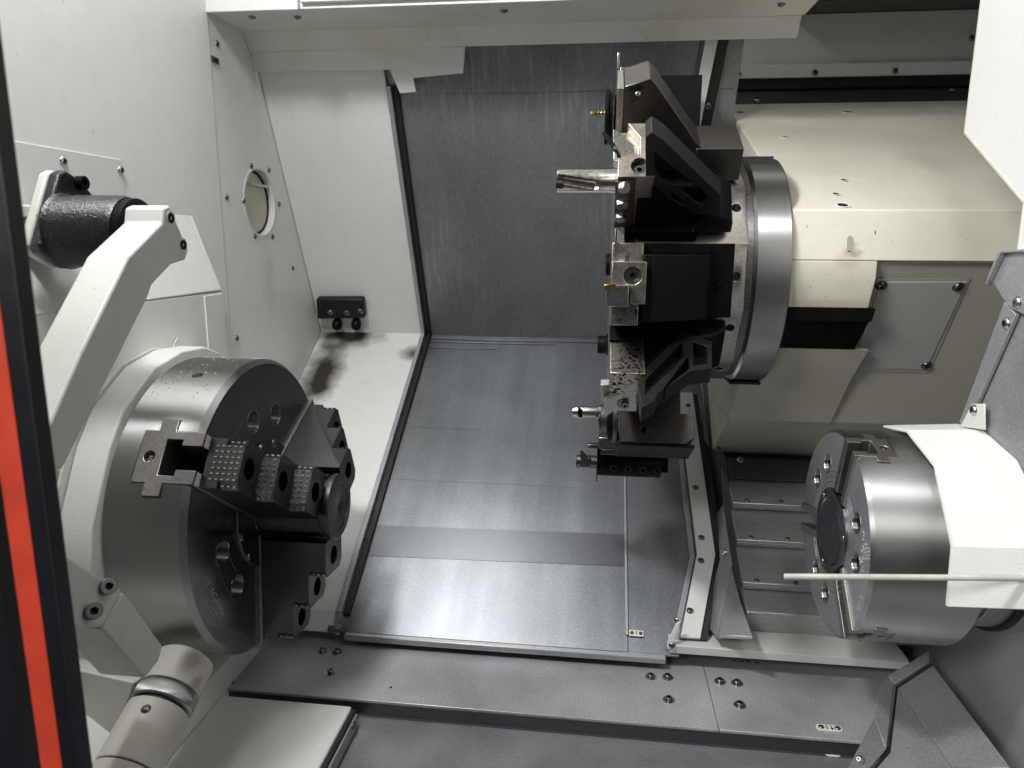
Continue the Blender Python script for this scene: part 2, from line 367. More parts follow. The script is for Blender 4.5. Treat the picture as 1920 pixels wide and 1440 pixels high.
# ================================================================== LARGE STRUCTURE
XW = -0.58                                   # left (headstock) wall
ZB = -0.568; YB = 0.802*0.568/0.59         # bed plate height and front edge
FY, FZ = 1.45, -0.19                         # fold of the slanted back cover
def LOW(x, s, h=0): return Vector((x, FY-0.8425*s-0.5387*h, FZ-0.5387*s+0.8425*h))
def UPP(x, s, h=0): return Vector((x, FY-0.426*s-0.905*h, FZ+0.905*s-0.426*h))
NL = Vector((0, -0.5387, 0.8425)); NU = Vector((0, -0.905, -0.426)); FO = Vector((0, FY, FZ))
def slab(mb, fn, x0, x1, s0, s1, h0, h1):
    v = [fn(x, s, h) for x in (x0, x1) for s in (s0, s1) for h in (h0, h1)]
    return mb.add(v, [(0, 1, 3, 2), (4, 6, 7, 5), (0, 4, 5, 1), (2, 3, 7, 6), (0, 2, 6, 4), (1, 5, 7, 3)])
def low_sx(x, y, h=0):                       # pixel -> (X, s) on the lower plane
    p = PP(x, y, NL, FO+NL*h); return p.x, (FO+NL*h-p).dot(Vector((0, 0.8425, 0.5387)))
def up_sx(x, y, h=0):
    p = PP(x, y, NU, FO+NU*h); return p.x, (p-FO-NU*h).dot(Vector((0, -0.426, 0.905)))

struct(MB().box(-0.62, 1.1, 0.22, 1.045, 1.00, 1.01).build('ceiling', 'white', None, 0))
# ---- left wall with round port
M['white_wall'] = paint('headstock_wall_coat', WHITE, 0.40, 0.12, 0.6, 0.10, stains=[(P(606, 650, X=-0.58)[:], 0.10, (1, 0.42, 1.2), 0.75, (0.14, 0.11, 0.06)), (P(505, 520, X=-0.58)[:], 0.05, (1, 0.8, 2.2), 0.16, (0.28, 0.24, 0.13))])
wl = MB().box(XW-0.012, XW, 1.062, 1.56, -0.80, 0.60).build('headstock_wall', 'white', bev=0)
hc = P(488, 380, X=XW); HR = 0.058
boolean(wl, [MB().cyl((XW-0.05, hc.y, hc.z), (1, 0, 0), HR, 0.1, 64)]); finish(wl, 'white_wall', 0.0008)
struct(wl); wl['label'] = 'white sheet wall of the headstock side with a round port'
MB().box(XW-0.012, XW+0.0015, 0.05, 1.0595, -0.80, 0.60).build('front_panel', 'white', wl, 0.0008)
pr = MB().lathe([(0, HR+0.001), (0.0008, HR+0.001), (0.0008, HR-0.003), (-0.011, HR-0.004), (-0.011, HR+0.001), (0, HR+0.001)], (XW, hc.y, hc.z), (1, 0, 0), 64).build('port_ring', 'white_clean', wl, 0)
MB().lathe([(0, HR-0.0045), (0.002, HR-0.0045), (0.002, HR-0.008), (0, HR-0.008), (0, HR-0.0045)], (XW-0.012, hc.y, hc.z), (1, 0, 0), 64).build('port_seal', 'rubber', wl, 0)
MB().cyl((XW-0.016, hc.y, hc.z), (1, 0, 0), HR+0.004, 0.004, 48).build('port_disc', 'cream', wl, 0)
MB().box(XW-0.0119, XW-0.004, hc.y-0.02, hc.y+0.06, hc.z+0.028, hc.z+0.032).build('port_shelf', 'cream', wl, 0)
for q in [(471, 311), (504, 319), (457, 377), (523, 383), (478, 443), (511, 444), (425, 370), (549, 503), (444, 634), (407, 82)]:
    screw(wl, P(*q, X=XW), (1, 0, 0), 0.0046)
ck = P(402, 112, X=XW); MB().box(XW, XW+0.002, ck.y-0.010, ck.y+0.010, ck.z-0.005, ck.z+0.004).build('latch_clip', 'bolt', wl, 0.0004)
MB().box(XW+0.002, XW+0.003, ck.y-0.007, ck.y+0.004, ck.z-0.0035, ck.z+0.001).build('latch_slot', 'socket', wl, 0)
# access panel on the front part of the wall
X1 = XW+0.0015
a, b_, c = P(25, 276, X=X1), P(226, 300, X=X1), P(238, 372, X=X1)
MB().box(X1, X1+0.0016, 0.30, b_.y, b_.z-0.20, b_.z).build('access_panel', 'white_clean', wl, 0.0006)
for q in [(118, 302), (226, 319)]: screw(wl, P(*q, X=X1+0.0016), (1, 0, 0), 0.0052, 'bright')
screw(wl, P(96, 608, X=X1+0.03), (1, 0, 0), 0.006, 'bright')

# ---- headstock cover: sloping hood on the wall, body below it
XH = -0.535
t0 = P(358, 404, X=XW+0.0015); t1 = P(415, 543, X=XH); t2 = P(250, 566, X=XH)
hood = thing('headstock_hood', 'white sloping sheet hood on the wall behind the black hub and arm', 'hood', (XH, t1.y, t1.z))
yn = 0.42
tn0 = Vector((XW+0.0015, yn, t0.z)); tn1 = Vector((XH, yn, t1.z-0.004))
MB().plate([t0, t1, tn1, tn0], (-0.003, 0, -0.003)).build('sloped_top', 'white_clean', hood, 0.0006)
MB().box(XH-0.004, XH-0.0004, yn, t1.y, -0.66, t1.z-0.0035).build('front_sheet', 'white', hood, 0.0006)
sy = P(386, 600, X=XH).y
MB().box(XH-0.0006, XH+0.0012, sy, t1.y, -0.64, t1.z-0.006).build('edge_flange', 'white', hood, 0.0004)
MB().plate([t0, t1+Vector((-0.0006, 0, -0.0006)), Vector((XH-0.0006, t1.y, -0.66)), Vector((XW+0.002, t0.y, -0.66))], (0, 0.002, 0)).build('side_cheek', 'white', hood, 0.0004)
g0 = P(333, 632, X=XH); gx = XH+0.0022
MB().plate([P(322, 655, X=gx), P(333, 632, X=gx), P(346, 655, X=gx)], (-0.0012, 0, 0)).build('tab_outline', 'white_clean', hood, 0.0003)

# ---- lower wall under the chuck
XL = -0.4607
lw = struct(MB().box(XL-0.01, XL, 0.30, 1.10, -0.90, -0.530).build('lower_wall', 'white', None, 0.001))
lw2 = MB().plate([(XL-0.001, 0.30, -0.530), (XL-0.001, 1.10, -0.530), (XW+0.03, 1.10, -0.46), (XW+0.03, 0.30, -0.46)], (-0.002, 0, -0.004)).build('wall_ledge', 'white', lw, 0.0006)

# ---- white fixed panels between the wall and the way cover (they lie on the same two slopes)
st_up = [(tuple(UPP(-0.50, 0.02, 0.012)), 0.10, (1.4, 1, 0.30), 0.55, (0.10, 0.075, 0.04))]
M['white_up'] = paint('fixed_panel_upper_coat', WHITE, 0.34, 0.12, 0.7, 0.10, stains=[((UPP(-0.56, 0.0, 0.012))[:], 0.05, (2.2, 1, 0.9), 0.45, (0.16, 0.12, 0.06))])
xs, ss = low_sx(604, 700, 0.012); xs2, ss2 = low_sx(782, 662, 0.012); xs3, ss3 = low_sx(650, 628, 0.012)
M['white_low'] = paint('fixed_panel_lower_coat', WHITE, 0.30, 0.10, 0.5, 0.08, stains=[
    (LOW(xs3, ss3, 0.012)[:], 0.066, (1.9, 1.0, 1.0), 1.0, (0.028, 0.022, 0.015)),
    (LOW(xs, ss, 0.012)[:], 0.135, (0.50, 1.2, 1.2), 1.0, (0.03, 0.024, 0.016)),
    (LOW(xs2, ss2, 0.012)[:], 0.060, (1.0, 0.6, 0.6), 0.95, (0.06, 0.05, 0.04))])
fp = struct(slab(MB(), UPP, XW+0.001, -0.362, -0.002, 0.56, 0.004, 0.012).build('rear_panel_upper', 'white_up', None, 0.0008))
fl = struct(slab(MB(), LOW, XW+0.001, -0.362, 0.0, 0.640, 0.0045, 0.012).build('rear_panel_lower', 'white_low', None, 0.0012))
e0 = LOW(0, 0.6402, 0.012)
MB().prism([(e0.y, e0.z), (e0.y-0.010, e0.z-0.028), (e0.y-0.007, e0.z-0.030), (e0.y+0.012, e0.z-0.012)], XW+0.10, -0.362).build('front_lip', 'white', fl, 0.0012)
# edge trim with rivets and black wiper, both slopes
ts = thing('edge_trim', 'thin metal trim strip with rivets along white panel and left edge of grey cover', 'trim', LOW(-0.357, 0.3, 0.012))
slab(MB(), LOW, -0.3615, -0.3535, 0.004, 0.642, 0.006, 0.0165).build('lower_strip', 'sheet', ts, 0.0008)
slab(MB(), UPP, -0.3615, -0.3535, 0.004, 0.50, 0.006, 0.0165).build('upper_strip', 'sheet', ts, 0.0008)
slab(MB(), LOW, -0.3533, -0.3435, 0.001, 0.640, 0.0005, 0.008).build('lower_wiper', 'rubber', ts, 0.0008)
slab(MB(), UPP, -0.3533, -0.3435, 0.001, 0.50, 0.0005, 0.008).build('upper_wiper', 'rubber', ts, 0.0008)
for s in (0.06, 0.15, 0.24, 0.33, 0.43, 0.46, 0.515, 0.605): screw(ts, LOW(-0.3534, s, 0.012), (1, 0, 0), 0.003, 'button', 'rivet')
for s in (0.10, 0.22, 0.34, 0.44): screw(ts, UPP(-0.3534, s, 0.012), (1, 0, 0), 0.003, 'button', 'rivet')
te = LOW(-0.357, 0.642, 0.014)
MB().prism([(te.y, te.z), (te.y-0.011, te.z-0.030), (te.y-0.004, te.z-0.033), (te.y+0.010, te.z-0.008)], -0.3615, -0.3535).build('end_cap', 'sheet', ts, 0.0006)
for dz in (0.012, 0.021): screw(ts, (-0.3534, te.y-0.004, te.z-dz), (1, 0, 0), 0.003, 'button', 'rivet')

# ---- telescopic way cover
wc = thing('way_cover', 'large grey steel sheet cover, bent at the middle, filling the back', 'way cover', LOW(-0.1, 0.66))
_, s_top = up_sx(900, 162)
slab(MB(), UPP, -0.372, 0.215, 0.0, s_top, -0.004, 0.0).build('upper_sheet', 'cover_up', wc, 0.0006)
slab(MB(), UPP, -0.372, 0.215, s_top-0.01, 0.62, 0.0004, 0.0024).build('top_sheet', 'cover_up', wc, 0.0006)
slab(MB(), LOW, -0.372, 0.0565, -0.003, 0.664, -0.004, 0.0).build('lower_sheet', 'cover', wc, 0.0006)
MB().plate([LOW(0.0570, -0.003, -0.0018), LOW(0.205, -0.003, -0.0018), LOW(0.185, 0.50, -0.0018), LOW(0.125, 0.664, -0.0018), LOW(0.0570, 0.664, -0.0018)], -NL*0.004).build('side_sheet', 'cover', wc, 0.0006)
slab(MB(), LOW, 0.0535, 0.0572, 0.30, 0.640, 0.0003, 0.0022).build('seam_bead', 'sheet', wc, 0.0006)
for (s0, s1, x1) in ((0.006, 0.014, 0.02), (0.020, 0.024, -0.08), (0.040, 0.0425, -0.20)):
    slab(MB(), LOW, -0.340, x1, s0, s1, 0.0003, 0.0022).build('fold_bead', 'cover', wc, 0.0006)
for px, py, x1 in ((640, 795, -0.20), (760, 898, -0.02)):
    _, s0 = low_sx(px, py); slab(MB(), LOW, -0.340, x1, s0, s0+0.0016, 0.0001, 0.0004).build('scratch_line', 'cover', wc, 0)
MB().plate([PP(x, y, NL, FO+NL*0.0002) for x, y in ((704, 985), (1172, 1002), (1172, 1062), (690, 1042))], NL*0.0004).build('reflection_band', 'band', wc, 0)  # added strip: the roof's dark reflection painted onto the lower sheet
l0 = LOW(0, 0.664, 0.0)
MB().prism([(l0.y+0.002, l0.z), (l0.y-0.005, l0.z-0.003), (l0.y-0.006, l0.z-0.011), (l0.y-0.003, l0.z-0.011), (l0.y+0.006, l0.z-0.004)], -0.345, 0.1075).build('front_lip', 'sheet', wc, 0.0016)
MB().box(-0.345, 0.12, l0.y+0.045, l0.y+0.049, ZB+0.0005, l0.z+0.010).build('lip_backing', 'rubber', wc, 0)

# ---- bed plates below the cover
M['bed2'] = M['bed']
bp = thing('bed_plate', 'long grey steel bed plate in the foreground, in two sheets with socket screws', 'plate', (0, 0.85, ZB))
xs_ = P(1332, 1300, Z=ZB).x
MB().box(XL+0.0006, xs_-0.0005, YB, 1.12, ZB-0.004, ZB).build('main_sheet', 'bed', bp, 0.0008)
MB().box(xs_+0.0005, 0.62, YB, 1.12, ZB-0.004, ZB).build('right_sheet', 'bed', bp, 0.0008)
MB().box(XL+0.0006, 0.60, YB+0.0015, YB+0.006, ZB-0.022, ZB-0.0045).build('front_riser', 'sheet_dark', bp, 0.0006)
for q in [(604, 1221), (632, 1223), (620, 1261), (1220, 1269), (1252, 1270), (1254, 1312), (1350, 1278), (1382, 1281), (1387, 1322)]:
    p = P(*q, Z=ZB+0.0005); screw(bp, p, (0, 0, 1), 0.0042, 'cap')
    MB().lathe([(0, 0.0075), (0.0008, 0.0075), (0.0008, 0.0044), (0, 0.0044), (0, 0.0075)], p+Vector((0, 0, -0.0004)), (0, 0, 1), 24).build('washer', 'bolt_bright', bp, 0)
for q in [(1377, 1240), (1391, 1241), (1402, 1241), (1419, 1243), (435, 1279)]: screw(bp, P(*q, Z=ZB+0.0003), (0, 0, 1), 0.0026)
MB().cyl(P(733, 1289, Z=ZB)+Vector((0, 0, -0.0002)), (0, 0, 1), 0.0018, 0.0006, 12).build('pin_hole', 'socket', bp, 0)
ZB2 = ZB-0.024
lf = struct(MB().box(-0.285, 0.60, 0.30, YB+0.001, ZB2-0.004, ZB2).build('lower_floor', 'floor', None, 0.0006))
wg = thing('floor_guard', 'white painted guard sheet on the floor under the left chuck', 'guard', (-0.38, 0.70, ZB2))
ga, gb = P(430, 1296, Z=ZB+0.001), P(666, 1312, Z=ZB+0.001)
gx = gb.x
MB().box(XL+0.0005, gx, 0.36, ga.y-0.008, ZB-0.020, ZB+0.001).build('sheet', 'white_rough', wg, 0.003, 3)
MB().box(gx+0.0005, gx+0.006, 0.36, ga.y-0.010, ZB-0.020, ZB-0.002).build('edge_strip', 'rubber', wg, 0.0006)
MB().box(gx+0.0065, gx+0.009, 0.36, ga.y-0.014, ZB-0.022, ZB-0.005).build('edge_rail', 'sheet', wg, 0.0006)
screw(wg, (gx+0.009, ga.y-0.03, ZB-0.010), (1, 0, 0), 0.0045)

# ---- roof cover
rf = thing('roof_cover', 'white folded roof cover with stepped lower edge spanning the top', 'cover', (-0.1, 1.06, 0.33))
Q1 = P(467, 98, X=XW); Q2 = P(485, 135, X=XW)
XR = P(1508, 38, Y=1.166).x
prf = [(1.058, 0.330), (1.166, 0.332)]
MB().prism([(1.058, 0.3305), (1.166, 0.332), (1.166, 0.336), (1.058, 0.3345)], XW+0.001, XR).build('underside', 'roof', rf, 0.0008)
MB().prism([(1.166, 0.3318), (Q1.y, Q1.z), (Q1.y+0.003, Q1.z+0.001), (1.169, 0.336)], XW+0.001, XR-0.004).build('rear_plate', 'roof', rf, 0.0008)
n2 = Vector((0, -0.90, -0.44)).normalized()
pl = [PP(x, y, n2, Q1) for x, y in ((485, 135), (733, 131), (735, 99))]
pts = [Vector((XW+0.001, Q1.y, Q1.z)), pl[0], pl[1], Vector((pl[1].x, Q1.y, Q1.z))]
pts[1].x = XW+0.001
MB().plate(pts, (0, 0.0028, 0.0012)).build('lower_plate', 'roof', rf, 0.0006)
MB().plate([PP(x, y, n2, Q1+Vector((0, -0.0006, 0))) for x, y in ((720, 128), (731, 131), (750, 175), (780, 172), (774, 146), (868, 137), (872, 88), (720, 88))], (0, 0.0028, 0)).build('stepped_plate', 'roof', rf, 0.0006)
MB().box(XW+0.001, P(1560, 5, Y=1.058).x, 1.0545, 1.0578, 0.328, 0.56).build('fascia', 'white', rf, 0.0012)
MB().box(P(565, 18, Y=1.05).x, 0.60, 1.046, 1.0543, 0.3345, 0.56).build('fascia_cover', 'roof', rf, 0.0014)
MB().box(P(522, 10, Y=1.05).x, P(560, 10, Y=1.05).x, 1.047, 1.0543, 0.3255, 0.56).build('strap', 'white', rf, 0.0012)
for q in [(473, 32), (558, 32), (945, 20), (1465, 8)]:
    screw(rf, P(*q, Z=0.3303), (0, 0, -1), 0.0052)
sx_ = P(1307, 5, Y=1.046).x
MB().box(sx_-0.0006, sx_+0.0006, 1.0455, 1.0458, 0.336, 0.56).build('joint_line', 'ink', rf, 0)

# ---- back wall at upper right
bw = struct(MB().box(0.20, 1.1, 1.50, 1.52, -0.70, 0.70).build('back_wall', 'sheet_dark', None, 0))
ub = thing('upper_rear_panel', 'pale panel with screwed ledge behind the roof, upper right', 'panel', (0.5, 1.42, 0.33))
z1 = P(1600, 122, Y=1.42).z; z2 = P(1600, 144, Y=1.41).z; z0 = P(1600, 24, Y=1.42).z
xl = P(1362, 100, Y=1.42).x
MB().box(xl, 1.05, 1.42, 1.425, z1, z0).build('sheet', 'roof', ub, 0.0006)
MB().box(xl-0.004, 1.05, 1.405, 1.4195, z2, z1-0.0005).build('ledge', 'white', ub, 0.001)
for q in [(1384, 138), (1528, 136), (1678, 133)]: screw(ub, P(*q, Y=1.405), (0, -1, 0), 0.005)
screw(ub, P(1822, 71, Y=1.42), (0, -1, 0), 0.005)
MB().box(xl, 1.05, 1.41, 1.43, z2-0.018, z2-0.0005).build('rubber_seal', 'rubber', ub, 0.0006)
MB().box(xl, 1.05, 1.425, 1.435, 0.20, z2-0.0185).build('lower_sheet', 'sheet_dark', ub, 0.0006)
for q in [(1420, 189), (1787, 167)]: screw(ub, P(*q, Y=1.425), (0, -1, 0), 0.0055, 'bright')
MB().box(xl+0.1, 1.05, 1.36, 1.425, z0+0.0005, z0+0.09).build('top_beam', 'sheet_dark', ub, 0.0006)

# ---- right side wall: white upper panel, grey guard
XR_ = 0.38
sp = thing('side_door_panel', 'white sheet panel with bent edge at the right, upper corner', 'panel', (XR_, 0.6, 0.1))
u0 = P(1837, 0, X=XR_); u1 = P(1808, 250, X=XR_); u2 = P(1918, 382, X=XR_); u3 = P(1908, 468, X=XR_)
yv = (u0.y+u1.y)/2
MB().prism([(yv, 0.60), (yv, u1.z), (u2.y, u2.z), (u3.y, -0.03), (0.30, -0.03), (0.30, 0.60)], XR_, XR_+0.004).build('sheet', 'white_clean', sp, 0.0008)
def flange(mb, a, b, w=0.012, t=0.0035):
    a = Vector((0, *a)); b = Vector((0, *b)); d = (b-a).normalized(); n = Vector((0, d.z, -d.y))
    q = [a, b, b+n*t, a+n*t]; return mb.prism([(p.y, p.z) for p in q], XR_-0.0005, XR_+w)
fm = MB(); flange(fm, (yv, 0.60), (yv, u1.z)); flange(fm, (yv, u1.z), (u2.y, u2.z)); flange(fm, (u2.y, u2.z), (u3.y, -0.03))
fm.build('edge_flange', 'cream', sp, 0.0008)

# ---- right guards
XG = 0.384
rw = struct(MB().prism([(0.725, -0.008), (0.742, -0.034), (0.706, -0.058), (0.766, -0.180), (0.766, -0.30), (0.30, -0.30), (0.30, -0.008)], XG, XG+0.004).build('right_side_wall', 'sheet', None, 0.0008))
struct(MB().box(0.455, 0.459, 0.25, 0.96, -0.64, -0.27).build('right_lower_wall', 'sheet', None, 0))
gtop = thing('wall_edge_guard', 'folded grey metal edge guard with screws at the right side wall', 'guard', (XG, 0.74, -0.05))
k0, k1, k2, k3, k4 = (P(1884, 472, X=0.378), P(1862, 530, X=0.378), P(1892, 577, X=0.378), P(1800, 795, X=0.378), P(1920, 480, X=0.378))
MB().prism([(k0.y, k0.z), (k1.y, k1.z), (k2.y, k2.z), (k2.y-0.03, k2.z-0.005), (0.62, -0.03), (0.62, k0.z+0.004)], 0.3775, 0.3835).build('hood_sheet', 'sheet', gtop, 0.001)
MB().prism([(k0.y+0.0005, k0.z+0.0005), (k1.y+0.002, k1.z), (k1.y+0.001, k1.z-0.003), (k0.y-0.004, k0.z-0.001), (0.60, k0.z+0.003), (0.60, k0.z+0.007)], 0.372, 0.3772).build('hood_flange', 'sheet', gtop, 0.0006)
dd = (k3-k2).normalized(); nn = Vector((0, dd.z, -dd.y))
MB().prism([(p.y, p.z) for p in (k2+nn*-0.012, k2+nn*0.012, k3+nn*0.010, k3-nn*0.004)], 0.3785, 0.3828).build('sloped_strip', 'sheet', gtop, 0.0008)
s1, s2 = P(1908, 567, X=0.3775), P(1888, 606, X=0.3785)
for s in (s1, s2): screw(gtop, s, (-1, 0, 0), 0.0055, 'bright')
MB().prism([(p.y, p.z) for p in (k2-nn*0.0125, k2-nn*0.0145, k3-nn*0.0065, k3-nn*0.0045)], 0.380, 0.3838).build('gap_seal', 'rubber', gtop, 0)

# ---- spindle shrouds
def ring_poly(lst): return [(AXY-r*math.cos(R(a)), AXZ+r*math.sin(R(a))) for r, a in lst]
ls = thing('spindle_shroud', 'white faceted shroud behind the large left chuck', 'shroud', (-0.52, AXY, AXZ-0.19))
poly = ring_poly([(0.193, 116), (0.194, 103), (0.191, 88), (0.191, 71), (0.190, 50), (0.187, 36), (0.192, 12), (0.197, 0), (0.197, -12), (0.16, -14), (0.15, 60), (0.15, 116)])
sh = MB().prism(poly, -0.534, -0.4965).build('rim', 'white_rough', ls, 0.0025, 3)
poly2 = ring_poly([(0.193, 130), (0.193, 110), (0.194, 88), (0.195, 70), (0.195, 50), (0.197, 34), (0.207, 8), (0.20, -14), (0.10, -14), (0.10, 130)])
MB().prism(poly2, -0.60, -0.5345).build('body', 'white_rough', ls, 0.002, 3)
ha = thing('headstock_nose', 'dark round spindle nose between shroud and left chuck', 'spindle nose', (-0.5, AXY, AXZ-0.17))
MB().cyl((-0.56, AXY, AXZ), (1, 0, 0), 0.168, 0.065, 64).build('flange', 'chuck', ha, 0.001)

# ---- chucks
def chuck(name, label, xf, sgn, Rk, ang0, k, depth, sm, with_jaws):
    """k scales the jaw mechanism; sgn = direction the face looks along X; ang0 = angle of the first jaw"""
    root = thing(name, label, 'chuck', (xf-sgn*depth/2, AXY, AXZ-Rk))
    O = Vector((xf, AXY, AXZ)); D = Vector((sgn, 0, 0))
    body = MB().lathe([(-depth, 0.045*k), (-depth, Rk-0.004), (-depth+0.004, Rk), (-0.0055*k, Rk), (0, Rk-0.0055*k), (0, 0.071*k), (-0.004*k, 0.070*k), (-0.006*k, 0.045*k), (-depth, 0.045*k)], O, D, 128).build('body', sm, root, 0)
    def F(phi):                      # local (a = out of the face, r = radial, t = tangential)
        e = Vector((0, -math.cos(phi), math.sin(phi))); t = Vector((0, math.sin(phi), math.cos(phi)))
        m = Matrix(((sgn, 0, 0, O.x), (0, e.y, t.y, O.y), (0, e.z, t.z, O.z), (0, 0, 0, 1))); return m
    cut = []
    for j in range(3):
        T = F(R(ang0+120*j)); c = MB(T)
        w1, w2 = 0.0285*k, 0.0425*k
        tp = [(0.02, -w1), (0.02, w1), (-0.028*k, w1), (-0.028*k, w2), (-0.048*k, w2), (-0.048*k, w1), (-0.0635*k, w1), (-0.0635*k, -w1), (-0.048*k, -w1), (-0.048*k, -w2), (-0.028*k, -w2), (-0.028*k, -w1)]
        c.prism(tp, 0.030*k, Rk+0.03, u=(1, 0, 0), v=(0, 0, 1), w=(0, 1, 0)); cut.append(c)
    holes = []
    for j in range(3):
        for d in (-15.5, 15.5):
            T = F(R(ang0+60+120*j+d)); c = MB(T)
            c.cyl((0.01, 0.111*k if k > .9 else 0.078, 0), (-1, 0, 0), 0.0135*k if k > .9 else 0.0105, 0.034, 28); holes.append(c)
    T = F(R(72 if k > .9 else 25)); c = MB(T)
    if with_jaws: c.cyl((-0.045, Rk+0.01, 0), (0, -1, 0), 0.006, 0.02, 20); holes.append(c)
    boolean(body, cut+holes)
    finish(body, sm, 0, 2, 25)
    body.data.materials.append(M['chuck_face' if k > .9 else 'chuck_face_r']); fx = (xf - parent_loc(body).x)
    for pg in body.data.polygons:
        if abs(pg.normal.x) > 0.98 and abs(pg.center.x-fx) < 0.001: pg.material_index = 1
    # seats: socket bolts inside the counterbores
    for j in range(3):
        for d in (-15.5, 15.5):
            T = F(R(ang0+60+120*j+d)); rr = 0.111*k if k > .9 else 0.078
            screw(root, T @ Vector((-0.024 if k > .9 else -0.013, rr, 0)), D, 0.0105*k if k > .9 else 0.0092, 'capdark', 'chuck_bolt')
            MB(T).lathe([(0, 0.0137*k if k > .9 else 0.0107), (0.0006, 0.0140*k if k > .9 else 0.0110), (0.0006, 0.0150*k if k > .9 else 0.0120), (0, 0.0150*k if k > .9 else 0.0120), (0, 0.0137*k if k > .9 else 0.0107)], (-0.0002, rr, 0), (1, 0, 0), 28).build('bore_rim', 'bolt_bright', root, 0)
    # turned rings on the face
    for rr in ((0.099, 0.123) if k > .9 else (0.056, 0.062, 0.068)):
        MB().lathe([(0, rr), (0.0003, rr), (0.0003, rr+0.0006), (0, rr+0.0006), (0, rr)], O, D, 96).build('turned_line', 'chuck_face' if k > .9 else 'bolt_bright', root, 0)
    # cover ring round the centre bore
    cr = 0.079*k if k > .9 else 0.050
    tri = [(cr*math.cos(R(a)), cr*math.sin(R(a))) for a in range(0, 360, 6)]
    ci = 0.040*k if k > .9 else 0.0365
    cov = MB().lathe([(-0.004, ci), (-0.004, cr), (0.0022, cr), (0.003, cr-0.001), (0.003, ci+0.003), (0.001, ci), (-0.004, ci)], O, D, 64).build('centre_cover', 'chuck_face' if k < .9 else 'jaw', root, 0)
    cc = []
    for j in range(3):
        c = MB(F(R(ang0+120*j))); c.box(-0.03, 0.03, 0.058*k if k > .9 else 0.046, 0.2, -0.029*k, 0.029*k); cc.append(c)
    boolean(cov, cc); finish(cov, 'chuck_face' if k < .9 else 'jaw', 0, 2, 30)
    for j in range(3):
        for d in ((-13, 13) if k > .9 else (0,)):
            T = F(R(ang0+60+120*j+d)); screw(root, T @ Vector((0.003, 0.074*k if k > .9 else 0.0445, 0)), D, 0.0046*k+0.0006, 'button', 'cover_screw')
    MB().cyl(O+D*-0.03, D, 0.0405*k if k > .9 else 0.037, 0.0335, 48, 0.001).build('bore_plug', 'plug', root, 0)
    # master jaws
    for j in range(3):
        T = F(R(ang0+120*j))
        w1, w2, g = 0.0278*k, 0.0415*k, 0.0130*k
        ro = Rk-0.0012
        mj = MB(T)
        top = 0.004 if with_jaws else 0.0018
        tp = [(top, g), (top, w1), (-0.0285*k, w1), (-0.0285*k, w2), (-0.0475*k, w2), (-0.0475*k, w1), (-0.063*k, w1), (-0.063*k, -w1), (-0.0475*k, -w1), (-0.0475*k, -w2), (-0.0285*k, -w2), (-0.0285*k, -w1), (top, -w1), (top, -g),
              (-0.018*k, -g), (-0.018*k, -g*1.5), (-0.036*k, -g*1.5), (-0.036*k, g*1.5), (-0.018*k, g*1.5), (-0.018*k, g)]
        ri = 0.034 if k > .9 else 0.048
        mj.prism(tp, ri, ro, u=(1, 0, 0), v=(0, 0, 1), w=(0, 1, 0))
        mo = mj.build('master_jaw', 'master', root, 0)
        gc = MB(T); gc.cyl((-0.0505*k, ro+0.01, 0), (0, -1, 0), 0.0062*k, 0.018, 20)
        boolean(mo, [gc]); finish(mo, 'master', 0.0005)
        MB(T).lathe([(0, 0.0026*k), (0.004, 0.0026*k), (0.005, 0.0017*k), (0.0065, 0.0022*k), (0.008, 0.0008*k)], (-0.0505*k, ro-0.0095, 0), (0, 1, 0), 14).build('grease_nipple', 'brass', mo, 0)
        # serrated rails
        n = int((ro-ri-0.004)/0.0030)
        for s in (-1, 1):
            teeth = MB(T); a = sorted((s*g*1.03, s*w1*0.97))
            for i in range(n):
                r0 = ri+0.003+0.0030*i
                vs = [(top, r0, a[0]), (top, r0+0.0030, a[0]), (top+0.0009, r0+0.0015, a[0]), (top, r0, a[1]), (top, r0+0.0030, a[1]), (top+0.0009, r0+0.0015, a[1])]
                teeth.add(vs, [(0, 1, 2), (3, 5, 4), (0, 2, 5, 3), (1, 4, 5, 2), (0, 3, 4, 1)])
            to = teeth.build('serration', 'master', mo, 0, 2, 20); to['kind'] = 'stuff'
        if with_jaws: hard_jaw(root, T, j)
    return root, F

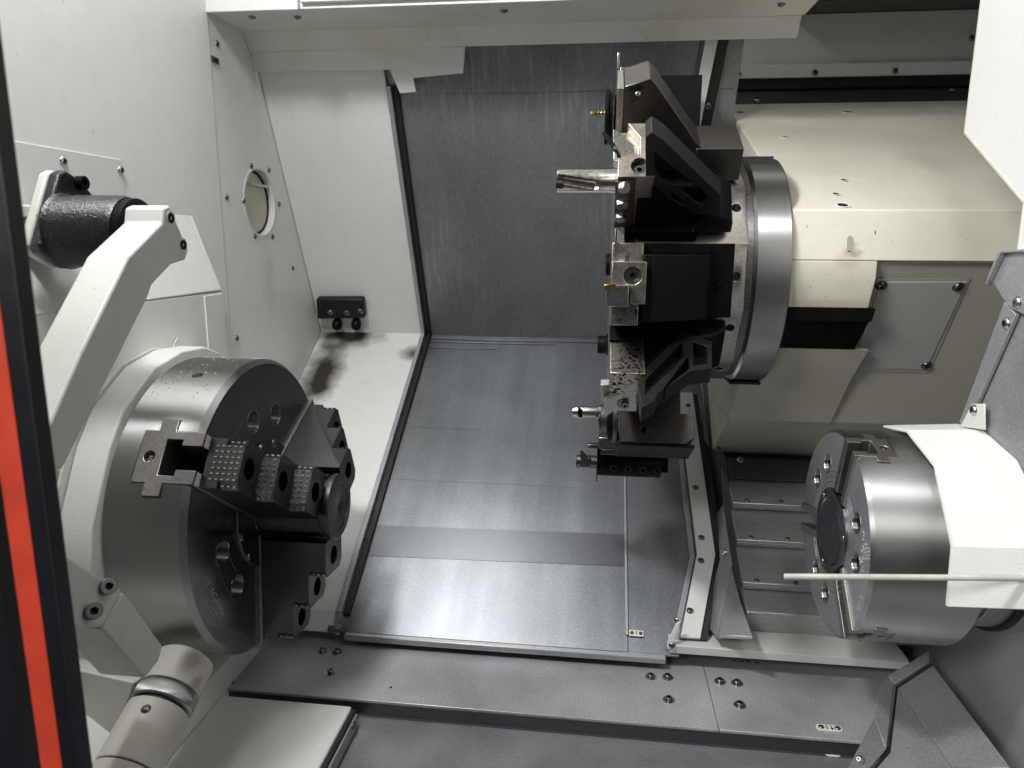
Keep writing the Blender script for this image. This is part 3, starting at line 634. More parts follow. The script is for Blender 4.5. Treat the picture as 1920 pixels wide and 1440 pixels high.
def hard_jaw(root, T, j):
    w = 0.027; cw = 0.0075
    jo = None
    steps = [(0.040, 0.0845, 0.087), (0.084, 0.1255, 0.065), (0.125, 0.1665, 0.044)]
    mb = MB(T)
    pr = [(0.0055, 0.040), (0.087, 0.040), (0.087, 0.0845), (0.065, 0.0845), (0.065, 0.1255), (0.044, 0.1255), (0.044, 0.1665), (0.0055, 0.1665)]
    mb.prism(pr, -w, w, u=(1, 0, 0), v=(0, 1, 0), w=(0, 0, 1))
    jo = mb.build('top_jaw', 'jaw', root, 0)
    cut = []
    for r0, r1, a in steps:
        for s in (-1, 1):                                  # chamfer the outer corners of every step
            c = MB(T); c.add([], []); e = 0.0012
            c.prism([(r1+e, s*(w-cw)-s*e), (r1+e, s*(w+0.004)), (r1-cw-0.004-e, s*(w+0.004)), (r1-cw-e, s*(w+0.0))], a-0.0205 if a < 0.08 else a-0.0215, 0.12, u=(0, 1, 0), v=(0, 0, 1), w=(1, 0, 0)); cut.append(c)
        c = MB(T); c.cyl((a+0.01, (r0+r1)/2+0.001, 0), (-1, 0, 0), 0.0115, 0.045, 32); cut.append(c)
    boolean(jo, cut); finish(jo, 'jaw', 0, 2, 25)
    r0, r1, a = steps[2]
    screw(root, T @ Vector((a-0.028, (r0+r1)/2+0.001, 0)), T.to_3x3() @ Vector((1, 0, 0)), 0.0098, 'cap', 'jaw_bolt')
    for si, (r0, r1, a) in enumerate(steps):
        lo = 0.012 if si == 2 else a-0.0205
        g = MB(T); na = 5 if si == 2 else 3; nt_ = 9
        for ia in range(na):
            for it in range(nt_):
                ac = lo+(a-lo)*(ia+0.5)/na; tc = -w+2*w*(it+0.5)/nt_
                ha, ht = (a-lo)/na*0.30, w/nt_*0.62
                rr = r1 - max(0, abs(tc)-(w-cw))*1.0
                top = [(ac-ha*.8, rr+0.0016, tc-ht*.35), (ac+ha*.8, rr+0.0016, tc-ht*.35), (ac+ha*.8, rr+0.0016, tc+ht*.35), (ac-ha*.8, rr+0.0016, tc+ht*.35)]
                bot = [(ac-ha, rr-0.001, tc-ht), (ac+ha, rr-0.001, tc-ht), (ac+ha, rr-0.001, tc+ht), (ac-ha, rr-0.001, tc+ht)]
                g.add(bot+top, [(4, 5, 6, 7), (0, 1, 5, 4), (1, 2, 6, 5), (2, 3, 7, 6), (3, 0, 4, 7)])
        go = g.build('gripping_teeth', 'tooth', jo, 0, 2, 20); go['kind'] = 'stuff'
    # fine serration along the outer bottom edge
    return jo

lc, LF = chuck('headstock_chuck', 'large steel three-jaw chuck with stepped black jaws on the left', -0.405, 1, 0.18, 35, 1.0, 0.092, 'chuck', True)
tp_ = LF(R(-24.6)) @ Vector((0.0002, 0.150, 0))
e_ = Vector((0, -math.cos(R(-24.6)), math.sin(R(-24.6)))); t_ = Vector((0, math.sin(R(-24.6)), math.cos(R(-24.6))))
text_mesh('KITAGAWA', 0.0125, tp_-e_*0.0045, t_*-1, e_*-1, 'engrave', lc, 'lettering', 0.0002)
text_mesh('B-212', 0.0105, tp_+e_*0.0110, t_*-1, e_*-1, 'engrave', lc, 'lettering', 0.0002)
MB(LF(R(-24.6))).box(0.0002, 0.0005, 0.1540, 0.1547, -0.036, 0.036).build('logo_underline', 'engrave', lc, 0)
bs = thing('bar_stub', 'round dark bar stub clamped between the three jaws of the left chuck', 'bar', (-0.33, AXY, AXZ-0.039))
MB().lathe([(-0.10, 0.0385), (-0.014, 0.0385), (-0.0135, 0.036), (-0.008, 0.036), (-0.0075, 0.0405), (-0.0008, 0.0405), (0, 0.0395), (0, 0.030), (-0.0012, 0.0292), (-0.0012, 0.006), (-0.002, 0.004), (-0.002, 0)], (-0.405+0.0955, AXY, AXZ), (1, 0, 0), 64).build('bar', 'disc', bs, 0.0003)

rc, RF = chuck('subspindle_chuck', 'smaller steel three-jaw chuck without top jaws on the right', 0.2755, -1, 0.1165, 73.2, 0.645, 0.110, 'chuck_r', False)
a_ = R(11); e_ = Vector((0, -math.cos(a_), math.sin(a_))); t_ = Vector((0, math.sin(a_), math.cos(a_)))
for txt, rr, sz in (('KITAGAWA', 0.093, 0.0085), ('B-208', 0.1005, 0.0080), ('6000', 0.1075, 0.0070)):
    text_mesh(txt, sz, RF(a_) @ Vector((0.0003, rr, 0)), t_, e_*-1, 'engrave', rc, 'lettering', 0.0003)
a_ = R(-21); e_ = Vector((0, -math.cos(a_), math.sin(a_))); t_ = Vector((0, math.sin(a_), math.cos(a_)))
text_mesh('208A5', 0.0075, RF(a_) @ Vector((0.0003, 0.106, 0)), t_, e_*-1, 'engrave', rc, 'lettering', 0.0003)
a_ = R(-38); e_ = Vector((0, -math.cos(a_), math.sin(a_))); t_ = Vector((0, math.sin(a_), math.cos(a_)))
text_mesh('1', 0.0085, RF(a_) @ Vector((0.0003, 0.106, 0)), t_, e_*-1, 'engrave', rc, 'lettering', 0.0003)
a_ = R(-174); e_ = Vector((0, -math.cos(a_), math.sin(a_))); t_ = Vector((0, math.sin(a_), math.cos(a_)))
text_mesh('2', 0.0085, RF(a_+R(26)) @ Vector((0.0003, 0.105, 0)), t_, e_*-1, 'engrave', rc, 'lettering', 0.0003)
rsp = thing('subspindle', 'dark round spindle body behind the right chuck', 'spindle', (0.45, AXY, AXZ-0.09))
MB().lathe([(0, 0.085), (0.02, 0.090), (0.022, 0.094), (0.05, 0.094), (0.052, 0.098), (0.12, 0.098)], (0.384, AXY, AXZ), (1, 0, 0), 64).build('sleeve', 'sheet', rsp, 0.0008)
MB().lathe([(0, 0.0985), (0.008, 0.0985), (0.008, 0.09), (0, 0.09), (0, 0.0985)], (0.430, AXY, AXZ), (1, 0, 0), 64).build('seal_ring', 'rubber', rsp, 0.0005)
rs = thing('subspindle_shroud', 'white faceted shroud over the smaller right chuck', 'shroud', (0.36, AXY, AXZ+0.1))
fr_px = ((1655, 797), (1700, 806), (1752, 872), (1785, 1025), (1775, 1139))
re_px = ((1798, 794), (1845, 806), (1909, 863), (1990, 1030), (1985, 1147))
XF_, XB_ = 0.335, 0.3835
fo = [P(*q, X=XF_) for q in fr_px]; ro_ = [P(*q, X=XB_) for q in re_px]
def shrink(p, X, k=0.972): return Vector((X, AXY+(p.y-AXY)*k, AXZ+(p.z-AXZ)*k))
fi = [shrink(p, XF_) for p in fo]; ri_ = [shrink(p, XB_) for p in ro_]
n = 5; vs_ = fo+ro_+fi+ri_; fs_ = []
for i in range(n-1):
    fs_ += [(i, i+1, n+i+1, n+i), (2*n+i, 3*n+i, 3*n+i+1, 2*n+i+1), (i, 2*n+i, 2*n+i+1, i+1), (n+i, n+i+1, 3*n+i+1, 3*n+i)]
fs_ += [(0, n, 3*n, 2*n), (n-1, 3*n-1, 4*n-1, 2*n-1)]
MB().add(vs_, fs_).build('faceted_skirt', 'white_rough', rs, 0.0018, 3, 20)
b0 = P(1838, 757, X=0.3755); b1 = P(1806, 796, X=0.3755); b2 = P(1845, 800, X=0.3755); b3 = P(1843, 757, X=0.3755)
tab = [P(x, y, X=0.3765) for x, y in ((1822, 757), (1845, 757), (1845, 806), (1800, 800))]
MB().plate(tab, (0.002, 0, 0)).build('mounting_tab', 'white_rough', rs, 0.0006)
screw(rs, P(1826, 769, X=0.3763), (-1, 0, 0), 0.0052, 'bright')
pp = tag(MB().tube([P(1470, 1081, Y=0.62), P(2080, 1085, Y=0.60)], 0.0027, 20).build('coolant_pipe', 'pipe', None, 0.0003), 'thin straight pale pipe crossing in front of the right chuck', 'pipe')

# ================================================================== TURRET
TY, TZ = 1.0, -0.036
def SF(deg):
    a = R(deg); e = (0, -math.cos(a), math.sin(a)); t = (0, math.sin(a), math.cos(a))
    return Matrix(((1, 0, 0, 0), (0, e[1], t[1], TY), (0, e[2], t[2], TZ), (0, 0, 0, 1)))
def spos(deg, x, r, t): return SF(deg) @ Vector((x, r, t))
def sdir(deg, x, r, t): return SF(deg).to_3x3() @ Vector((x, r, t))
tu = thing('turret', 'twelve-sided steel turret hub with ground ring on the pale housing', 'turret', (0.1, TY, TZ-0.15))
RH = 0.146
poly12 = [(TY-RH*math.cos(R(15+30*i)), TZ+RH*math.sin(R(15+30*i))) for i in range(12)]
hub = MB().prism(poly12, 0.030, 0.1715).build('hub', 'hub', tu, 0)
boolean(hub, [MB(SF(30*i)).cyl((0.160, 0.155, 0.010 if i % 2 else 0), (0, -1, 0), 0.0052, 0.03, 18) for i in range(-3, 4)])
finish(hub, 'hub', 0.0006)
MB().lathe([(0, 0.1405), (0.0085, 0.1405), (0.0085, 0.10), (0, 0.10), (0, 0.1405)], (0.1717, TY, TZ), (1, 0, 0), 96).build('groove_ring', 'ring_groove', tu, 0.0008)
MB().lathe([(0, 0.143), (0.003, 0.1465), (0.0405, 0.1465), (0.042, 0.145), (0.042, 0.10), (0, 0.10), (0, 0.143)], (0.180, TY, TZ), (1, 0, 0), 128).build('ground_ring', 'ring', tu, 0)
MB().cyl((0.018, TY, TZ), (1, 0, 0), 0.172, 0.0115, 96, 0.001).build('face_disc', 'hub', tu, 0)
# front faces between stations
def SP(px, py, deg, t):            # pixel -> (x, r) on the side plane of a station
    a = R(deg); n = Vector((0, math.sin(a), math.cos(a))); o = Vector((0, TY, TZ))
    p = PP(px, py, n, o+n*t); e = Vector((0, -math.cos(a), math.sin(a))); return (p.x, (p-o).dot(e))
def ribbed(root, deg, side, worn, frame, pockets, skin_t):
    """cast bracket: machined head at the left, pocketed ribs running down to the hub; side = the tangential side that shows"""
    T = SF(deg); ts = side*skin_t
    MB(T).prism([(0.031, 0.1465), (0.031, 0.240), (0.058, 0.245), (0.140, 0.175), (0.140, 0.1465)], -0.012, 0.012, u=(1, 0, 0), v=(0, 1, 0), w=(0, 0, 1)).build('web', 'black', root, 0.0008)
    fr_ = MB(T).prism([SP(x, y, deg, ts) for x, y in frame], *sorted((ts, side*0.010)), u=(1, 0, 0), v=(0, 1, 0), w=(0, 0, 1)).build('rib_frame', 'blackcast', root, 0)
    cut = []
    for pk in pockets:
        c = MB(T); c.prism([SP(x, y, deg, ts) for x, y in pk], *sorted((ts+side*0.02, side*0.013)), u=(1, 0, 0), v=(0, 1, 0), w=(0, 0, 1)); cut.append(c)
    boolean(fr_, cut); finish(fr_, 'blackcast', 0.001, 2, 25)
    MB(T).prism([(0.112, 0.1467), (0.112, 0.186), (0.132, 0.182), (0.150, 0.168), (0.152, 0.1467)], -0.028, 0.028, u=(1, 0, 0), v=(0, 1, 0), w=(0, 0, 1)).build('clamp_foot', 'black', root, 0.003)
    return T
# station at +30 degrees: drill, grooving blade, three hex bolts
hB = thing('tool_holder', 'ribbed black tool holder carrying the thick drill and a slanting blade, upper half of turret', 'tool holder', spos(30, 0.08, 0.146, 0), 'tool holders on the turret')
T = ribbed(hB, 30, -1, 'worn', [(1210, 258), (1222, 249), (1243, 262), (1352, 366), (1352, 402), (1300, 403), (1252, 370), (1210, 337)],
    [[(1226, 284), (1302, 345), (1268, 347), (1240, 338), (1227, 316)], [(1258, 360), (1300, 393), (1258, 372)], [(1272, 352), (1312, 352), (1330, 372), (1318, 385), (1300, 376)]], 0.029)
hd = MB(T).box(0.0175, 0.0545, 0.222, 0.2600, -0.0300, 0.036).build('head', 'worn', hB, 0)
c1 = MB(T); c1.cyl((0.0400, 0.28, -0.0165), (0, -1, 0), 0.0092, 0.034, 28)
c2 = MB(T); c2.prism([(0.0, 0.0), (0.0, 0.040), (0.024, 0.040), (0.040, 0.018), (0.040, -0.004), (0.012, -0.004)], 0.245, 0.30, u=(1, 0, 0), v=(0, 0, 1), w=(0, 1, 0))
boolean(hd, [c1, c2]); finish(hd, 'worn', 0.0006, 2, 30)
screw(hB, spos(30, 0.0400, 0.2470, -0.0165), sdir(30, 0, 1, 0), 0.0058, 'cap', 'clamp_screw')
pq = lambda lst, dg, t: [SP(x, y, dg, t) for x, y in lst]
MB(T).prism(pq([(1154, 337), (1192, 337), (1186, 432), (1150, 440)], 30, -0.0305), -0.0335, -0.0302, u=(1, 0, 0), v=(0, 1, 0), w=(0, 0, 1)).build('bolt_plate', 'brown', hB, 0.0006)
MB(T).prism(pq([(1193, 338), (1250, 371), (1298, 402), (1298, 420), (1190, 420)], 30, -0.028), -0.027, -0.012, u=(1, 0, 0), v=(0, 1, 0), w=(0, 0, 1)).build('side_web', 'black', hB, 0.0006)
MB(T).prism(pq([(1186, 424), (1200, 430), (1300, 430), (1312, 424), (1300, 458), (1200, 458)], 30, -0.032), -0.036, -0.020, u=(1, 0, 0), v=(0, 1, 0), w=(0, 0, 1)).build('base_rib', 'black', hB, 0.0008)
for x, y in ((1170, 354), (1166, 384), (1163, 410)):
    xx, rr = SP(x, y, 30, -0.038); screw(hB, spos(30, xx, rr, -0.0336), sdir(30, 0, 0, -1), 0.0066, 'hexb', 'hex_bolt')
ob = P(1100, 340, Y=0.815)
dz = Vector((0, 0.815, ob.z))
dr = MB().lathe([(0, 0.0125), (0.003, 0.0130), (0.060, 0.0130), (0.062, 0.0138), (0.080, 0.0138)], (-0.0475, dz.y, dz.z), (1, 0, 0), 36).build('drill', 'drill', hB, 0)
fl1 = MB(); fl1.tube([(-0.060, dz.y-0.0120, dz.z+0.003), (-0.006, dz.y-0.0120, dz.z-0.006)], 0.0066, 18)
fl2 = MB(); fl2.lathe([(-0.0066, 0.0005), (-0.004, 0.0052), (0, 0.0066), (0.004, 0.0052), (0.0066, 0.0005)], (-0.006, dz.y-0.0120, dz.z-0.006), (1, 0, 0), 18)
nt1 = MB().box(-0.060, -0.040, dz.y-0.02, dz.y-0.006, dz.z-0.0085, dz.z-0.001)
boolean(dr, [fl1, fl2, nt1]); finish(dr, 'drill', 0, 1, 30)
MB().box(-0.0485, -0.0415, dz.y-0.0105, dz.y-0.0055, dz.z-0.0080, dz.z-0.0025).build('drill_insert', 'black', hB, 0.0003)
# grooving blade tool lying across the head
nH = sdir(30, 0, 1, 0); oH = spos(30, 0, 0.2585, 0)
bl = [PP(x, y, nH, oH) for x, y in ((1150, 242), (1160, 247), (1189, 272), (1189, 304), (1163, 304), (1150, 300))]
MB().plate(bl, -nH*0.012).build('tool_shank', 'shank', hB, 0.0006)
tip = [PP(x, y, nH, oH+nH*0.004) for x, y in ((1129, 248), (1135, 246), (1150, 264), (1160, 284), (1164, 292), (1157, 291), (1146, 272))]
MB().plate(tip, -nH*0.0036).build('blade', 'black', hB, 0.0003)
MB().cyl(PP(1154, 278, nH, oH+nH*0.004), nH, 0.0025, 0.0012, 14).build('blade_screw', 'bolt', hB, 0.0002)

MB(T).box(0.0180, 0.0400, 0.150, 0.2215, -0.0300, 0.034).build('neck', 'worn', hB, 0.0006)
# station at 0 degrees: turning tool with gold insert
hC = thing('tool_holder', 'plain black tool holder facing the camera with square gold-tipped tool and hex bolt', 'tool holder', spos(0, 0.09, 0.146, 0), 'tool holders on the turret')
T = SF(0); w = 0.0378
MB(T).prism([(0.047, 0.1465), (0.047, 0.236), (0.058, 0.236), (0.122, 0.190), (0.122, 0.1465)], -0.046, 0.026, u=(1, 0, 0), v=(0, 1, 0), w=(0, 0, 1)).build('body', 'black', hC, 0.0012)
MB(T).box(0.1225, 0.153, 0.1465, 0.166, -0.046, w).build('flange', 'black', hC, 0.001)
MB(T).box(0.047, 0.1223, 0.1465, 0.185, 0.0262, w).build('upper_shelf', 'black', hC, 0.001)
screw(hC, spos(0, 0.137, 0.166, -0.006), sdir(0, 0, 1, 0), 0.004, 'capdark', 'flange_screw')
cb = MB(T).box(0.0145, 0.0500, 0.205, 0.252, -0.025, 0.0185).build('clamp_block', 'worn', hC, 0)
cc1 = MB(T); cc1.cyl((0.0360, 0.27, 0.0045), (0, -1, 0), 0.0095, 0.029, 28); cc2 = MB(T); cc2.box(0.0, 0.0345, 0.240, 0.27, -0.05, -0.0085)
boolean(cb, [cc1, cc2]); finish(cb, 'worn', 0.0006, 2, 30)
screw(hC, spos(0, 0.0360, 0.2412, 0.0045), sdir(0, 0, 1, 0), 0.0060, 'cap', 'clamp_screw')
MB(T).box(0.0150, 0.0440, 0.150, 0.238, -0.049, -0.0252).build('tool_seat', 'spotted', hC, 0.0008)
MB(T).box(0.0150, 0.0490, 0.150, 0.204, -0.025, w).build('front_rib', 'worn', hC, 0.0008)
MB(T).prism([(0.0105, -0.0265), (0.0085, -0.0060), (0.0320, -0.0040), (0.0320, -0.0265)], 0.2405, 0.268, u=(1, 0, 0), v=(0, 0, 1), w=(0, 1, 0)).build('tool_shank', 'shank', hC, 0.0006)
MB(T).prism([(0.0080, -0.0105), (0.0072, -0.0045), (0.0190, -0.0030), (0.0190, -0.0080)], 0.2590, 0.2686, u=(1, 0, 0), v=(0, 0, 1), w=(0, 1, 0)).build('insert', 'gold', hC, 0.0003)
screw(hC, spos(0, 0.026, 0.232, 0.0186), sdir(0, 0, 0, 1), 0.0068, 'hexb', 'hex_bolt')
MB(T).box(0.0172, 0.0205, 0.188, 0.2060, 0.0190, 0.052).build('wear_strip', 'bolt_bright', hC, 0.0004)

# station at -30 degrees: ribbed holder with chipped oxide, slanting bar tool
hD = thing('tool_holder', 'ribbed black tool holder with heavily chipped steel head, below the middle of turret', 'tool holder', spos(-30, 0.08, 0.146, 0), 'tool holders on the turret')
T = ribbed(hD, -30, 1, 'spotted', [(1203, 698), (1276, 624), (1300, 626), (1335, 640), (1335, 690), (1296, 694), (1234, 736), (1226, 752), (1203, 764), (1196, 722)],
    [[(1210, 712), (1278, 642), (1280, 668), (1262, 688), (1210, 738)], [(1240, 733), (1290, 668), (1293, 690)], [(1300, 640), (1326, 650), (1326, 682), (1300, 684)]], 0.031)
hdD = MB(T).box(0.0165, 0.0540, 0.150, 0.2600, 0.0050, 0.0345).build('head', 'spotted', hD, 0)
cD = MB(T); cD.prism([(0.0, -0.032), (0.034, -0.006), (0.046, -0.006), (0.046, -0.045), (0.0, -0.045)], 0.244, 0.29, u=(1, 0, 0), v=(0, 0, 1), w=(0, 1, 0))
finish(hdD, 'spotted', 0.0008, 2, 30)
MB(T).box(0.0200, 0.0540, 0.150, 0.2430, -0.030, 0.0046).build('lower_head', 'brown', hD, 0.0008)
MB(T).prism(pq([(1143, 612), (1202, 612), (1204, 640), (1143, 640)], -30, 0.036), 0.0347, 0.0385, u=(1, 0, 0), v=(0, 1, 0), w=(0, 0, 1)).build('upper_pad', 'black', hD, 0.0006)
MB(T).prism(pq([(1205, 608), (1335, 600), (1345, 640), (1280, 620), (1206, 690)], -30, 0.028), 0.010, 0.022, u=(1, 0, 0), v=(0, 1, 0), w=(0, 0, 1)).build('side_web', 'black', hD, 0.0006)
nD = sdir(-30, 0, 1, 0); oD = spos(-30, 0, 0.2560, 0)
sb = [PP(x, y, nD, oD) for x, y in ((1131, 757), (1163, 737), (1193, 727), (1194, 772), (1152, 770), (1134, 783))]
MB().plate(sb, -nD*0.012).build('tool_bar', 'shank', hD, 0.0006)
MB().cyl(PP(1168, 757, nD, oD), nD, 0.0068, 0.0012, 24, 0.0004).build('clamp_ring', 'bolt', hD, 0)
screw(hD, PP(1172, 756, nD, oD)+nD*0.0005, nD, 0.0045, 'cap', 'clamp_screw')
st2 = [PP(x, y, nD, oD-nD*0.014) for x, y in ((1126, 722), (1142, 722), (1142, 742), (1128, 756))]
MB().plate(st2, -nD*0.01).build('tool_stop', 'sheet', hD, 0.0006)

# station at +60 degrees: plain wedge holder with triangular insert
hA = thing('tool_holder', 'dark brown wedge tool holder with small triangular insert at the top of turret', 'tool holder', spos(60, 0.08, 0.146, 0), 'tool holders on the turret')
T = SF(60)
MB(T).prism([(0.0240, 0.1465), (0.0240, 0.258), (0.052, 0.266), (0.058, 0.260), (0.128, 0.170), (0.128, 0.1465)], -0.030, 0.033, u=(1, 0, 0), v=(0, 1, 0), w=(0, 0, 1)).build('body', 'brown', hA, 0.0008)
MB(T).box(0.0160, 0.0237, 0.1465, 0.256, -0.029, 0.033).build('front_plate', 'shank', hA, 0.0008)
MB(T).box(0.1100, 0.1640, 0.1467, 0.186, -0.0305, 0.040).build('clamp_foot', 'brown', hA, 0.0008)
ti = [P(x, y, Y=spos(60, 0, 0.264, -0.03).y-0.003) for x, y in ((1181, 172), (1206, 168), (1208, 173), (1187, 190), (1181, 178))]
MB().plate(ti, (0, 0.004, 0)).build('insert', 'black', hA, 0.0004)
screw(hA, P(1196, 176, Y=spos(60, 0, 0.264, -0.03).y-0.0032), (0, -1, 0), 0.0026, 'bright', 'insert_screw')
gb_ = P(1105, 212, Y=spos(60, 0, 0.225, 0).y)
MB().cyl((0.014, gb_.y, gb_.z), (-1, 0, 0), 0.0022, 0.0115, 16).build('drill_shank', 'label', hA, 0)
th = MB(); 
L0 = 0.0155; n = 26
for strand in (0, PI):
    pts = [(0.0025-L0*i/n, gb_.y+0.0014*math.cos(strand+i*0.50), gb_.z+0.0014*math.sin(strand+i*0.50)) for i in range(n+1)]
    th.tube(pts, 0.0012, 7)
th.build('drill_flutes', 'gold', hA, 0)
for dx, rr in ((0.0, 0.024), (0.006, 0.030), (0.011, 0.033)):
    MB().cyl((0.0185-dx, gb_.y+0.02, gb_.z), (-1, 0, 0), rr, 0.0045, 40, 0.0008).build('collet_ring', 'black', hA, 0)

# station at -60 degrees: square block with boring bar
hE = thing('tool_holder', 'large plain dark block holder with pale boring bar, low on turret', 'tool holder', spos(-60, 0.08, 0.146, 0), 'tool holders on the turret')
T = SF(-60)
bE = MB(T).prism([(0.030, 0.1465), (0.030, 0.236), (0.034, 0.252), (0.113, 0.252), (0.1225, 0.244), (0.1225, 0.222), (0.114, 0.214), (0.106, 0.214), (0.106, 0.1465)], -0.028, 0.0365, u=(1, 0, 0), v=(0, 1, 0), w=(0, 0, 1)).build('block', 'brown', hE, 0)
cE = MB(T); cE.cyl((0.062, 0.236, 0.05), (0, 0, -1), 0.0040, 0.025, 16)
boolean(bE, [cE]); finish(bE, 'brown', 0.0008, 2, 30)
MB(T).box(0.0300, 0.1225, 0.2523, 0.2560, -0.026, 0.034).build('outer_plate', 'black', hE, 0.0006)
e1 = P(1150, 775, Y=0.885)
for (dx, rr, hh_, mt) in ((0.024, 0.030, 0.006, 'sheet_dark'), (0.018, 0.026, 0.006, 'black'), (0.009, 0.019, 0.009, 'sheet_dark'), (0.0065, 0.0125, 0.0025, 'bolt')):
    MB().cyl((dx, e1.y, e1.z-0.008), (1, 0, 0), rr, hh_, 40, 0.0008).build('flange', mt, hE, 0)
bb = P(1100, 773, Y=0.885)
MB().lathe([(0, 0.0), (0, 0.0060), (0.006, 0.0078), (0.0305, 0.0078), (0.032, 0.0092), (0.036, 0.0092)], (-0.027, e1.y, bb.z), (1, 0, 0), 28).build('boring_bar', 'shank', hE, 0)
tp2 = [P(x, y, Y=e1.y-0.009) for x, y in ((1083, 763), (1092, 769), (1090, 775), (1092, 783), (1084, 782))]
MB().plate(tp2, (0, 0.005, 0)).build('bar_insert', 'black', hE, 0.0003)

# station at -90 degrees: round boring-bar sleeve with four set screws
hF = thing('tool_holder', 'black round sleeve holder with four set screws, lowest on turret', 'tool holder', (0.05, 1.0, -0.36), 'tool holders on the turret')
fc = P(1200, 880, Y=0.93)
MB().lathe([(0, 0.014), (0.0015, 0.019), (0.085, 0.019), (0.0865, 0.018)], (0.0065, 0.945, fc.z+0.004), (1, 0, 0), 40).build('sleeve', 'black', hF, 0)
MB().box(0.006, 0.0075, 0.924, 0.966, fc.z-0.018, fc.z+0.026).build('end_plate', 'sheet_dark', hF, 0.0008)
MB().box(0.0110, 0.0900, 0.920, 0.968, fc.z+0.0215, fc.z+0.029).build('clamp_bar', 'bolt', hF, 0.0006)
MB().box(0.0080, 0.034, 0.921, 0.965, fc.z+0.0295, fc.z+0.045).build('upper_block', 'shank', hF, 0.0008)
MB().box(0.0345, 0.1080, 0.923, 0.965, fc.z+0.0295, fc.z+0.050).build('rear_block', 'black', hF, 0.0008)
MB().box(0.060, 0.104, 0.95, 1.00, fc.z-0.010, fc.z+0.028).build('back_block', 'black', hF, 0.0008)
for x in (1150, 1177, 1205, 1232):
    p = P(x, 878+(x-1150)*0.05, Y=0.9262); screw(hF, p+Vector((0, 0.0006, 0)), (0, -1, 0.05), 0.0034, 'capdark', 'set_screw')
    MB().lathe([(0, 0.0042), (0.0006, 0.0042), (0.0006, 0.0034), (0, 0.0034), (0, 0.0042)], p, (0, -1, 0.05), 20).build('screw_rim', 'brass', hF, 0)
fb = P(1112, 862, Y=0.945)
MB().cyl((-0.022, 0.945, fb.z-0.003), (1, 0, 0), 0.0088, 0.032, 26, 0.0006).build('boring_bar', 'bolt', hF, 0)
tp3 = [P(x, y, Y=0.935) for x, y in ((1088, 848), (1091, 849), (1102, 860), (1107, 857), (1107, 874), (1089, 875))]
MB().plate(tp3, (0, 0.012, 0)).build('bar_tip', 'sheet_dark', hF, 0.0004)
MB().box(-0.006, 0.008, 0.93, 0.94, P(1130, 838, Y=0.93).z-0.0025, P(1130, 838, Y=0.93).z+0.0025).build('coolant_nib', 'bolt', hF, 0.0006)
# stations behind
hG = thing('tool_holder', 'black box-shaped tool holder behind the turret at upper right', 'tool holder', (0.13, 1.12, 0.2), 'tool holders on the turret')
g0, g1 = P(1222, 142, Y=1.14), P(1312, 236, Y=1.14)
MB().box(g0.x, g1.x, 1.14, 1.20, g1.z, g0.z).build('block', 'black', hG, 0.001)
g2 = P(1290, 262, Y=1.13); MB().box(g0.x+0.02, g2.x, 1.13, 1.19, g2.z, g1.z-0.0006).build('lower_block', 'sheet_dark', hG, 0.0008)
screw(hG, P(1290, 230, Y=1.14), (0, -1, 0), 0.005, 'bright')
hH = thing('tool_holder', 'small grey steel block on the turret rim right under the roof edge', 'tool holder', (0.05, 1.0, 0.24), 'tool holders on the turret')
h0, h1 = P(1163, 126, Y=0.93), P(1186, 142, Y=0.93)
MB().box(h0.x, h1.x, 0.93, 0.99, h1.z, h0.z).build('block', 'shank', hH, 0.0006)
MB().box(h0.x-0.002, h1.x+0.002, 0.935, 1.00, h1.z-0.022, h1.z-0.0004).build('lower_block', 'black', hH, 0.0006)
MB().box(h0.x-0.0035, h0.x-0.0008, 0.94, 1.0, h0.z, h0.z+0.020).build('side_plate', 'bolt_bright', hH, 0.0004)
MB().box(h1.x+0.004, h1.x+0.02, 0.955, 1.02, h1.z-0.01, h0.z+0.004).build('rear_plate', 'brown', hH, 0.0006)
hI = thing('tool_holder', 'black knurled collet nut poking out left of turret below the middle', 'tool holder', (0.0, 1.05, -0.15), 'tool holders on the turret')
n0 = P(1128, 646, Y=1.05)
MB().cyl((n0.x-0.006, 1.05, n0.z), (1, 0, 0), 0.0135, 0.012, 28, 0.001).build('collet_nut', 'black', hI, 0)
MB().cyl((n0.x+0.0065, 1.05, n0.z), (1, 0, 0), 0.0165, 0.018, 28, 0.001).build('collar', 'black', hI, 0)
hJ = thing('tool_holder', 'black round plug poking out left of turret at the middle', 'tool holder', (0.0, 1.0, -0.02), 'tool holders on the turret')
n1 = P(1141, 496, Y=1.0)
MB().cyl((n1.x-0.004, 1.0, n1.z), (1, 0, 0), 0.015, 0.016, 28, 0.001).build('plug', 'black', hJ, 0)

# ================================================================== TURRET HOUSING
XH2 = 0.2225; XE = 0.80
th_ = thing('turret_housing', 'large cream cast housing carrying the turret, with black insert', 'housing', (0.45, 1.1, -0.345))
Rg = ((0.873, -0.0165), (1.004, -0.176), (1.143, -0.345))
MB().prism([(1.39, 0.25), (0.878, 0.041), (0.864, -0.0165), (1.39, -0.0165)], XH2, XE).build('upper_body', 'cream', th_, 0.0016, 3)
MB().prism([(0.8645, -0.0168), (0.864, -0.037), (0.8775, -0.072), (1.0, -0.072), (1.0, -0.0168)], XH2, P(1645, 500, Y=0.864).x).build('nose', 'cream', th_, 0.0012, 3)
MB().prism([(0.874, -0.0170), (1.004, -0.176), (1.061, -0.2550), (1.39, -0.2550), (1.39, -0.0170)], XH2+0.0805, XE).build('recess_body', 'cream', th_, 0.0012, 3)
MB().prism([(0.936, -0.1293), (0.990, -0.178), (1.0540, -0.2550), (1.30, -0.2550), (1.30, -0.129)], 0.2005, 0.346).build('lower_body', 'cream', th_, 0.0010, 3)
